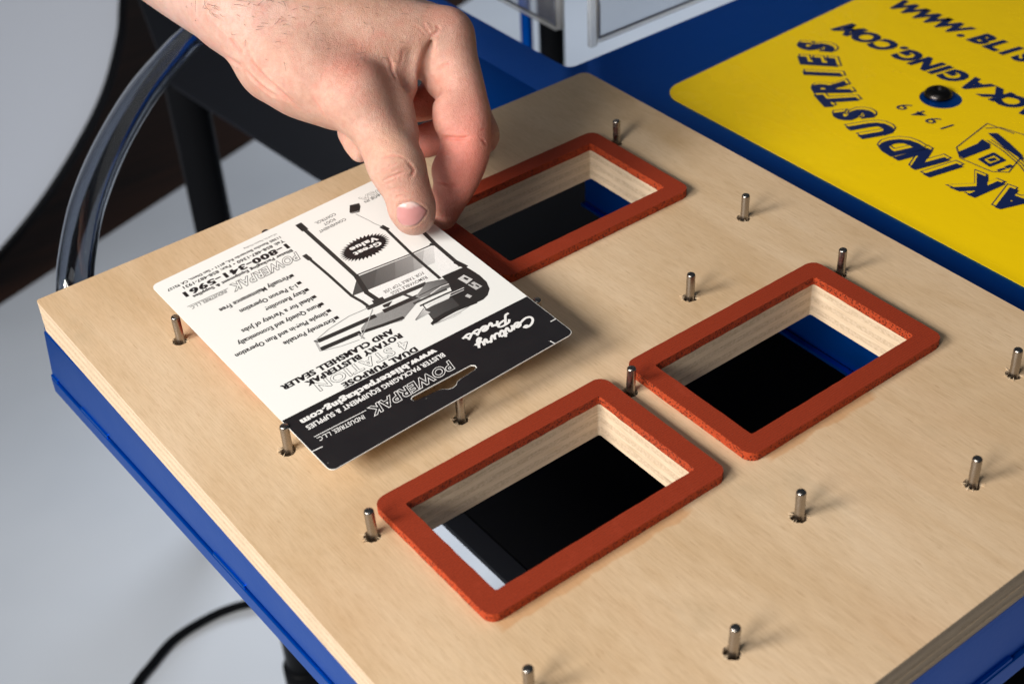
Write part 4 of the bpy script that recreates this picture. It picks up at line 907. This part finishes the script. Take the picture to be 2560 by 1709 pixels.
NAIL = {"n":48,"rings":[1,0.93,0.8,0.6,0.35],"P":[[0.14934,-0.11108,0.04476],[0.14963,-0.11128,0.04543],[0.14999,-0.11155,0.04605],[0.1504,-0.11189,0.04663],[0.15085,-0.11232,0.04715],[0.1514,-0.11282,0.04757],[0.15203,-0.11336,0.04791],[0.15272,-0.1139,0.04815],[0.15341,-0.1144,0.0483],[0.1541,-0.11484,0.04837],[0.15481,-0.11527,0.04837],[0.15552,-0.11567,0.04826],[0.15619,-0.11608,0.04803],[0.15681,-0.11651,0.04766],[0.15741,-0.11694,0.04716],[0.158,-0.11734,0.04656],[0.1586,-0.11773,0.04591],[0.15926,-0.11813,0.04521],[0.16001,-0.1185,0.04438],[0.16065,-0.11881,0.04355],[0.16106,-0.11901,0.04277],[0.16117,-0.11908,0.04211],[0.161,-0.11918,0.04161],[0.16062,-0.11928,0.04115],[0.1601,-0.11936,0.04064],[0.15941,-0.11941,0.04001],[0.15854,-0.11944,0.0393],[0.1576,-0.11941,0.03861],[0.15673,-0.11927,0.03798],[0.15593,-0.11905,0.03744],[0.15516,-0.11874,0.03694],[0.15439,-0.11835,0.03651],[0.15363,-0.11786,0.03618],[0.15283,-0.11725,0.03593],[0.15202,-0.1165,0.03574],[0.15128,-0.11566,0.03564],[0.15066,-0.11483,0.03569],[0.15014,-0.11401,0.03594],[0.14969,-0.11317,0.03636],[0.14931,-0.11243,0.03695],[0.14897,-0.11195,0.03774],[0.14872,-0.1117,0.03872],[0.14856,-0.11164,0.03991],[0.14861,-0.11141,0.04094],[0.14871,-0.11121,0.04185],[0.14881,-0.11106,0.04264],[0.14895,-0.11096,0.04336],[0.14912,-0.11097,0.04407],[0.14956,-0.11158,0.04473],[0.14983,-0.11175,0.04534],[0.15017,-0.11199,0.04592],[0.15056,-0.11229,0.04644],[0.15101,-0.11265,0.04689],[0.15152,-0.1131,0.04728],[0.15212,-0.1136,0.04759],[0.15276,-0.1141,0.0478],[0.1534,-0.11455,0.04794],[0.15404,-0.11497,0.04801],[0.1547,-0.11536,0.04801],[0.15535,-0.11576,0.04792],[0.15596,-0.11616,0.04772],[0.15654,-0.11657,0.04738],[0.15709,-0.11697,0.04692],[0.15763,-0.11735,0.04637],[0.15817,-0.11773,0.04578],[0.15878,-0.11812,0.04514],[0.15946,-0.11848,0.04439],[0.16004,-0.1188,0.04363],[0.16039,-0.11903,0.04294],[0.1605,-0.1191,0.04233],[0.16035,-0.11918,0.04186],[0.16,-0.11926,0.04142],[0.15953,-0.11932,0.04093],[0.1589,-0.11935,0.04033],[0.15813,-0.11932,0.03963],[0.15727,-0.11927,0.03897],[0.15646,-0.11913,0.03839],[0.15572,-0.11893,0.03788],[0.155,-0.11864,0.03742],[0.15428,-0.11828,0.03702],[0.15357,-0.11783,0.03672],[0.15282,-0.11727,0.03649],[0.15206,-0.11658,0.03632],[0.15137,-0.11583,0.03625],[0.15078,-0.11507,0.03631],[0.15028,-0.11432,0.03655],[0.14986,-0.11356,0.03695],[0.14945,-0.11296,0.03757],[0.14913,-0.11251,0.03829],[0.14892,-0.11226,0.0392],[0.14879,-0.11216,0.04027],[0.14885,-0.11193,0.04121],[0.14894,-0.11174,0.04205],[0.14904,-0.1116,0.04278],[0.14918,-0.11149,0.04345],[0.14935,-0.11148,0.0441],[0.14998,-0.11244,0.04463],[0.15023,-0.11258,0.04515],[0.15053,-0.11277,0.04563],[0.15088,-0.11301,0.04607],[0.15127,-0.1133,0.04644],[0.15173,-0.11366,0.04675],[0.15225,-0.11407,0.047],[0.15281,-0.11449,0.04719],[0.15336,-0.11488,0.0473],[0.15391,-0.11524,0.04737],[0.15447,-0.1156,0.04738],[0.15502,-0.11595,0.04731],[0.15555,-0.1163,0.04714],[0.15604,-0.11665,0.04685],[0.15651,-0.117,0.04646],[0.15697,-0.11735,0.04599],[0.15741,-0.11771,0.04552],[0.15792,-0.11807,0.04498],[0.15848,-0.11841,0.04436],[0.15896,-0.11872,0.04374],[0.15924,-0.11896,0.04318],[0.15931,-0.11905,0.04267],[0.15918,-0.1191,0.04225],[0.1589,-0.11915,0.04186],[0.15851,-0.11917,0.04143],[0.15799,-0.11917,0.04089],[0.15734,-0.11912,0.04026],[0.15665,-0.11899,0.03963],[0.15598,-0.11884,0.0391],[0.15534,-0.11866,0.03867],[0.15472,-0.11842,0.03827],[0.1541,-0.11811,0.03793],[0.15349,-0.11774,0.03768],[0.15284,-0.11726,0.03749],[0.15218,-0.11669,0.03736],[0.15156,-0.11606,0.03731],[0.15105,-0.11543,0.03738],[0.15061,-0.11481,0.03761],[0.15017,-0.11427,0.03804],[0.1498,-0.11379,0.0386],[0.14953,-0.11341,0.03922],[0.14935,-0.11318,0.03999],[0.14927,-0.11303,0.04086],[0.14934,-0.11282,0.04166],[0.14942,-0.11265,0.04237],[0.14951,-0.11251,0.043],[0.14963,-0.11242,0.04357],[0.14979,-0.11238,0.0441],[0.1507,-0.11367,0.04441],[0.1509,-0.11374,0.04477],[0.15114,-0.11387,0.04512],[0.15141,-0.11403,0.04544],[0.15171,-0.11424,0.04571],[0.15206,-0.11449,0.04593],[0.15247,-0.11478,0.04611],[0.15289,-0.11509,0.04624],[0.15331,-0.11538,0.04632],[0.15372,-0.11565,0.04637],[0.15414,-0.11592,0.04638],[0.15455,-0.11619,0.04633],[0.15494,-0.11646,0.04621],[0.1553,-0.11673,0.046],[0.15564,-0.11701,0.04572],[0.15596,-0.11731,0.0454],[0.15628,-0.1176,0.04505],[0.15665,-0.11789,0.04467],[0.15705,-0.11818,0.04423],[0.15739,-0.11845,0.04379],[0.15758,-0.11865,0.04339],[0.15759,-0.11878,0.04306],[0.1575,-0.11882,0.04274],[0.15731,-0.11881,0.04242],[0.15704,-0.1188,0.04207],[0.15666,-0.11877,0.04164],[0.1562,-0.1187,0.04115],[0.1557,-0.11858,0.04066],[0.15522,-0.11843,0.04023],[0.15477,-0.11825,0.03988],[0.15432,-0.11804,0.03956],[0.15387,-0.1178,0.03929],[0.1534,-0.11751,0.0391],[0.15291,-0.11717,0.03897],[0.1524,-0.11677,0.03889],[0.15191,-0.11634,0.03889],[0.15149,-0.11594,0.03899],[0.15111,-0.11555,0.03922],[0.15077,-0.11517,0.03957],[0.15048,-0.11483,0.03999],[0.15027,-0.11455,0.04047],[0.15013,-0.11439,0.04105],[0.15012,-0.1142,0.04164],[0.15018,-0.11402,0.04223],[0.15025,-0.11388,0.04275],[0.15032,-0.11377,0.04322],[0.15041,-0.1137,0.04364],[0.15054,-0.11366,0.04404],[0.15168,-0.11508,0.04402],[0.1518,-0.1151,0.04423],[0.15195,-0.11516,0.04442],[0.15212,-0.11523,0.04459],[0.15231,-0.11534,0.04473],[0.15252,-0.11547,0.04485],[0.15276,-0.11563,0.04494],[0.15302,-0.1158,0.04501],[0.15326,-0.11596,0.04506],[0.1535,-0.11612,0.04509],[0.15374,-0.11629,0.0451],[0.15397,-0.11645,0.04508],[0.15419,-0.11662,0.04502],[0.1544,-0.1168,0.04491],[0.15459,-0.11698,0.04475],[0.15477,-0.11716,0.04457],[0.15495,-0.11733,0.04438],[0.15516,-0.11752,0.04416],[0.15538,-0.11771,0.04392],[0.15556,-0.11789,0.04369],[0.15565,-0.11803,0.04347],[0.15566,-0.11811,0.04328],[0.1556,-0.11815,0.04311],[0.15547,-0.11817,0.04294],[0.15531,-0.11817,0.04274],[0.15511,-0.11811,0.04246],[0.15486,-0.11803,0.04215],[0.15458,-0.11794,0.04185],[0.15431,-0.11784,0.04159],[0.15405,-0.11773,0.04137],[0.1538,-0.11761,0.04118],[0.15353,-0.11746,0.04103],[0.15326,-0.1173,0.04092],[0.15297,-0.11711,0.04085],[0.15266,-0.11689,0.04082],[0.15237,-0.11666,0.04083],[0.15211,-0.11644,0.0409],[0.15188,-0.11623,0.04105],[0.15167,-0.11603,0.04126],[0.15149,-0.11585,0.04153],[0.15136,-0.1157,0.04181],[0.15132,-0.11554,0.0421],[0.15132,-0.11541,0.04243],[0.15136,-0.1153,0.04277],[0.15141,-0.11521,0.04307],[0.15145,-0.11514,0.04334],[0.1515,-0.1151,0.04358],[0.15158,-0.11507,0.04381],[0.15322,-0.11675,0.04327]]}
def resample(pts, n=6):
    if len(pts) < 3: return [(np.array(p), r) for p, r in pts]
    return [(q[:3], q[3]) for q in cr([list(p)+[r] for p, r in pts], n)]
PR_ = [(a, resample(b), k) for a, b, k in HAND]
PRIMS = [(a, np.array([p for p, _ in b], np.float32), np.array([r for _, r in b], np.float32), k) for a, b, k in PR_]
def smin(a, b, k):
    h = np.maximum(k-np.abs(a-b), 0)/k
    return np.minimum(a, b)-h*h*k*.25
def field(P):
    P = np.asarray(P, np.float32); D = np.full(len(P), .05, np.float32)
    for op, C, R_, k in PRIMS:
        m = R_.max()+k+.004
        idx = np.nonzero(((P > C.min(0)-m) & (P < C.max(0)+m)).all(1))[0]
        if len(idx) == 0: continue
        Q = P[idx]; d = None
        for i in range(len(C)-1):
            ba = C[i+1]-C[i]; pa = Q-C[i]
            h = np.clip((pa@ba)/max(float(ba@ba), 1e-12), 0, 1)
            e = pa-h[:, None]*ba
            e = np.sqrt((e*e).sum(1))-(R_[i]+(R_[i+1]-R_[i])*h)
            d = e if d is None else np.minimum(d, e)
        D[idx] = smin(D[idx], d, k) if op == 'u' else -smin(-D[idx], d, k)
    return D
def hand_surface(h):
    """one continuous skin: the zero level of the field, meshed by surface nets"""
    C = np.concatenate([c for op, c, r, k in PRIMS if op == 'u']); rm = max(r.max() for _, _, r, _ in PRIMS)
    lo = C.min(0)-rm-.006; hi = C.max(0)+rm+.006
    B = 8; nb = np.ceil((hi-lo)/h/B).astype(int)+1; n = nb*B+1
    Fd = np.full(n, .05, np.float32)
    bc = np.stack(np.meshgrid(*[lo[i]+h*(np.arange(nb[i])*B+B/2) for i in range(3)], indexing='ij'), -1).reshape(-1, 3)
    bdist = field(bc); keep = np.abs(bdist) < h*B*.87+.004
    bi = np.stack(np.unravel_index(np.arange(len(bc)), nb), -1)*B
    for j in np.nonzero((bdist < 0) & ~keep)[0]:
        a, b_, c = bi[j]; Fd[a:a+B+1, b_:b_+B+1, c:c+B+1] = -.02
    loc = np.stack(np.meshgrid(*[np.arange(B+1)]*3, indexing='ij'), -1).reshape(-1, 3)
    ks = np.nonzero(keep)[0]
    for c in range(0, len(ks), 300):
        g = (bi[ks[c:c+300]][:, None, :]+loc[None]).reshape(-1, 3)
        Fd[g[:, 0], g[:, 1], g[:, 2]] = field(lo+h*g)
    Sg = Fd < 0
    s = sum(Sg[i:n[0]-1+i, j:n[1]-1+j, k:n[2]-1+k].astype(np.int8) for i in (0, 1) for j in (0, 1) for k in (0, 1))
    act = (s > 0) & (s < 8); cell = np.argwhere(act)
    idm = np.full(act.shape, -1, np.int64); idm[act] = np.arange(len(cell))
    V = np.zeros((len(cell), 3)); W_ = np.zeros(len(cell))
    for a in [(i, j, k) for i in (0, 1) for j in (0, 1) for k in (0, 1)]:
        for x in range(3):
            if a[x]: continue
            b_ = list(a); b_[x] = 1
            fa = Fd[cell[:, 0]+a[0], cell[:, 1]+a[1], cell[:, 2]+a[2]]; fb = Fd[cell[:, 0]+b_[0], cell[:, 1]+b_[1], cell[:, 2]+b_[2]]
            m = (fa < 0) != (fb < 0); t = np.where(m, fa/(fa-fb+1e-20), 0)
            V += (np.array(a)[None]+t[:, None]*(np.array(b_)-np.array(a))[None])*m[:, None]; W_ += m
    V = lo+h*(cell+V/W_[:, None])
    quads = []
    for x in range(3):
        s0 = [slice(1, -1)]*3; s0[x] = slice(0, -1); s1 = [slice(1, -1)]*3; s1[x] = slice(1, None)
        a, b_ = Sg[tuple(s0)], Sg[tuple(s1)]
        for flip, m in ((0, a & ~b_), (1, b_ & ~a)):
            e = np.argwhere(m); off = np.ones(3, int); off[x] = 0; e = e+off
            du = np.zeros(3, int); du[(x+1) % 3] = 1; dv = np.zeros(3, int); dv[(x+2) % 3] = 1
            q = np.stack([idm[tuple((e-du-dv).T)], idm[tuple((e-dv).T)], idm[tuple(e.T)], idm[tuple((e-du).T)]], 1)
            quads.append(q[:, ::-1] if flip else q)
    return V, np.concatenate(quads)
def relax(V, Q, it, lam=.5):
    E_ = np.concatenate([Q[:, [0, 1]], Q[:, [1, 2]], Q[:, [2, 3]], Q[:, [3, 0]]]); E_ = np.concatenate([E_, E_[:, ::-1]])
    deg = np.bincount(E_[:, 0], minlength=len(V))[:, None]
    for _ in range(it):
        acc = np.stack([np.bincount(E_[:, 0], weights=V[E_[:, 1], k], minlength=len(V)) for k in range(3)], 1)
        V = V+lam*(acc/np.maximum(deg, 1)-V)
    return V
def normals(V, Q):
    fn = np.cross(V[Q[:, 2]]-V[Q[:, 0]], V[Q[:, 3]]-V[Q[:, 1]]); N = np.zeros_like(V)
    for k in range(4):
        for c in range(3): N[:, c] += np.bincount(Q[:, k], weights=fn[:, c], minlength=len(V))
    return N/np.maximum(np.linalg.norm(N, axis=1, keepdims=True), 1e-12)
def polyline_dist(P, pts):
    pts = np.array(pts); d = np.full(len(P), 1.0); lo, hi = pts.min(0)-.006, pts.max(0)+.006
    idx = np.nonzero(((P > lo) & (P < hi)).all(1))[0]
    if len(idx) == 0: return idx, d[:0], d[:0]
    Q = P[idx]; best = np.full(len(Q), 1.0); along = np.zeros(len(Q))
    L_ = np.concatenate([[0], np.cumsum(np.linalg.norm(np.diff(pts, axis=0), axis=1))]); L_ /= L_[-1]
    for i in range(len(pts)-1):
        ba = pts[i+1]-pts[i]; h = np.clip(((Q-pts[i])@ba)/(ba@ba+1e-15), 0, 1)
        e = np.linalg.norm(Q-pts[i]-h[:, None]*ba, axis=1); m = e < best
        best[m] = e[m]; along[m] = (L_[i]+h*(L_[i+1]-L_[i]))[m]
    return idx, best, along
V, Q = hand_surface(.00085)
V = relax(V, Q, 14)
N = normals(V, Q)
off = np.zeros(len(V))
cmask = np.zeros(len(V))
for pts, dp, wd in CREASE:
    pts = cr(pts, 4) if len(pts) > 2 else pts
    idx, d, t = polyline_dist(V, pts)
    if len(idx) == 0: continue
    taper = np.clip(np.minimum(t, 1-t)*5, .15, 1)
    gsn = np.exp(-(d/(wd*.001))**2)*taper
    dp = dp*1.45 if dp > 0 else dp
    off[idx] -= dp*.001*gsn - (.25*dp*.001*np.exp(-((d-2.0*wd*.001)/(wd*.001))**2)*taper if dp > 0 else 0)
    if dp > 0: cmask[idx] = np.maximum(cmask[idx], gsn*min(1, dp/.4))
# nail bed: sink the skin a little around the nail
NP_ = np.array(NAIL['P']); nn_ = NAIL['n']
bed = NP_[:nn_]
idx, d, t = polyline_dist(V, list(bed)+[bed[0]])
off[idx] += .00022*np.exp(-((d-.0011)/.0008)**2) - .0003*np.exp(-(d/.0005)**2)
V = V + N*off[:, None]
# flush of the skin: redder finger pads and knuckles, paler wrist, curled fingers tinted for shade
def blob(c, r): return np.exp(-(np.linalg.norm(V-np.array(c), axis=1)/r)**2)
red = .75*blob((.2055, -.095, .056), .021)+.7*blob((.196, -.099, .040), .017)+.55*blob((.190, -.096, .022), .014)+.5*blob((.162, -.062, .094), .013)+.3*blob((.213, -.075, .072), .014)
red += .55*blob((.164, -.109, .044), .008)+.35*blob((.215, -.03, .035), .03)+.3*blob((.222, -.06, .104), .014)+.45*blob((.16, -.02, .075), .012)
red += .9*blob((.2054, -.054, .035), .022)+.6*blob((.2097, -.0284, .0437), .025)  # curled fingers behind: strong red paints in the shade they lie in
pale = .8*blob((.150, .05, .118), .045)+.35*blob((.145, -.01, .11), .02)+.45*blob((.213, -.066, .082), .009)
tan = .5*blob((.158, -.096, .068), .010)+.25*blob((.19, -.03, .115), .04)
red = np.clip(red*1.12, 0, .9)+.45*cmask
me = bpy.data.meshes.new('hand')
me.vertices.add(len(V)); me.vertices.foreach_set('co', V.astype(np.float32).ravel())
me.loops.add(len(Q)*4); me.loops.foreach_set('vertex_index', Q.astype(np.int32).ravel())
me.polygons.add(len(Q)); me.polygons.foreach_set('loop_start', np.arange(0, len(Q)*4, 4, dtype=np.int32))
me.polygons.foreach_set('use_smooth', np.ones(len(Q), bool))
me.update(); me.validate()
at = me.color_attributes.new('flush_shade', 'FLOAT_COLOR', 'POINT')
at.data.foreach_set('color', np.stack([np.clip(red, 0, 1), np.clip(pale, 0, 1), np.clip(tan, 0, 1), np.ones(len(V))], 1).astype(np.float32).ravel())
ps = empty('person', (.15, .05, .12), 'bare left hand and forearm of a person holding the printed card', 'person')
obj('hand', me, ps, [M['skin']])
# thumb nail: a thin curved plate that follows the thumb
c0 = NP_[-1]; gi = np.argmin(np.linalg.norm(V-c0, axis=1)); nn = N[gi]
rg = NAIL['rings']; Vn, tone = [], []
lun = NP_[:nn_]
axis_p, axis_d = np.array([.159, -.099, .0545]), None
top_c = (NP_[np.arange(4, 12)]).mean(0); bot_c = (NP_[np.arange(30, 40)]).mean(0)
axd = (bot_c-top_c); axd /= np.linalg.norm(axd)
for i, p in enumerate(NP_):
    ri = i//nn_ if i < nn_*len(rg) else len(rg)
    sc = rg[ri] if ri < len(rg) else 0
    lift = (-.00045 if ri == 0 else .00022+.0005*(1-sc*sc))
    s = float((p-top_c)@axd)/np.linalg.norm(bot_c-top_c)
    lift += .0003*max(0, s-.6) if ri > 0 else 0
    Vn.append(p+nn*lift)
    # flat natural colours of a nail: pale half-moon, pink bed, whitish free edge
    lunc = (.70, .50, .47); bedc = (.56, .265, .26); free = (.64, .42, .36)
    wl = min(1, max(0, (.20-s)/.06)); wf_ = min(1, max(0, (s-.95)/.05))
    tone.append(tuple(bedc[k]*(1-wl)*(1-wf_)+lunc[k]*wl+free[k]*wf_*(1-wl) for k in range(3)))
Fn = []
for r_ in range(len(rg)-1):
    for k in range(nn_):
        a, b_ = r_*nn_+k, r_*nn_+(k+1) % nn_
        Fn.append((a, b_, b_+nn_, a+nn_))
l_ = (len(rg)-1)*nn_
for k in range(nn_): Fn.append((l_+k, l_+(k+1) % nn_, len(NP_)-1))
me = mesh('thumbnail', Vn, Fn); me.shade_smooth()
at = me.color_attributes.new('tone', 'FLOAT_COLOR', 'POINT')
for i, c in enumerate(tone): at.data[i].color = (*c, 1)
obj('thumbnail', me, ps, [M['nail']])
# fine hairs on the forearm and the back of the hand
rs = np.random.default_rng(5)
cam_p = np.array([-.15063, -.61707, .42288])
vd = cam_p-V; vd /= np.linalg.norm(vd, axis=1, keepdims=True)
fore = np.array([-.02, -1.0, -.25]); fore /= np.linalg.norm(fore)
ctr = np.array([.1495, .035, .117])
wgt = np.exp(-(np.linalg.norm(V-np.array([.150, .030, .130]), axis=1)/.040)**2)+.22*np.exp(-(np.linalg.norm(V-np.array([.178, -.02, .118]), axis=1)/.035)**2)
wgt *= np.clip(N[:, 2]*1.2+.1, 0, 1)*(np.einsum('ij,ij->i', N, vd) > .0)
pick = rs.choice(len(V), 520, p=wgt/wgt.sum(), replace=False)
hb = MB()
for i in pick:
    p, nrm_ = V[i], N[i]
    d = fore+rs.normal(size=3)*.35+np.array([.5, 0, 0]); d -= nrm_*(d@nrm_); d /= np.linalg.norm(d)
    ln = rs.uniform(.004, .011)*(1.0 if np.linalg.norm(p-np.array([.150, .030, .130])) < .04 else .45)
    bend = np.cross(nrm_, d)*rs.normal()*.45
    P = [p+nrm_*(-.0003)+d*0]
    for t in (.25, .5, .75, 1.0):
        P.append(p+d*ln*t+bend*ln*t*t+nrm_*(ln*.30*math.sin(t*2.2)+.0001))
    hb.tube([tuple(q) for q in P], [.00009, .00009, .00008, .00006, .00002], 3, False)
tag(hb.build('arm_hair', ps, M['hair']), kind='stuff')

# ------------------------------------------------------------------ clear hose that arcs behind the board
hp = cr([(.0238, .0315, -.056), (.0299, .0336, -.0253), (.0448, .0561, -.0153), (.0684, .0906, -.0109), (.1052, .1405, -.0131), (.1499, .1962, -.0198), (.1945, .248, -.0304), (.2315, .2895, -.0411), (.2824, .3346, -.0539), (.36, .40, -.075)], 10)
hs = MB().tube(hp, .0100, 28, False); hs.tube(hp, 0.0084, 28, False, True)
tag(hs.build('clear_hose', None, M['tube'], True), 'thick clear vinyl hose arching behind the left corner of the board', 'hose')
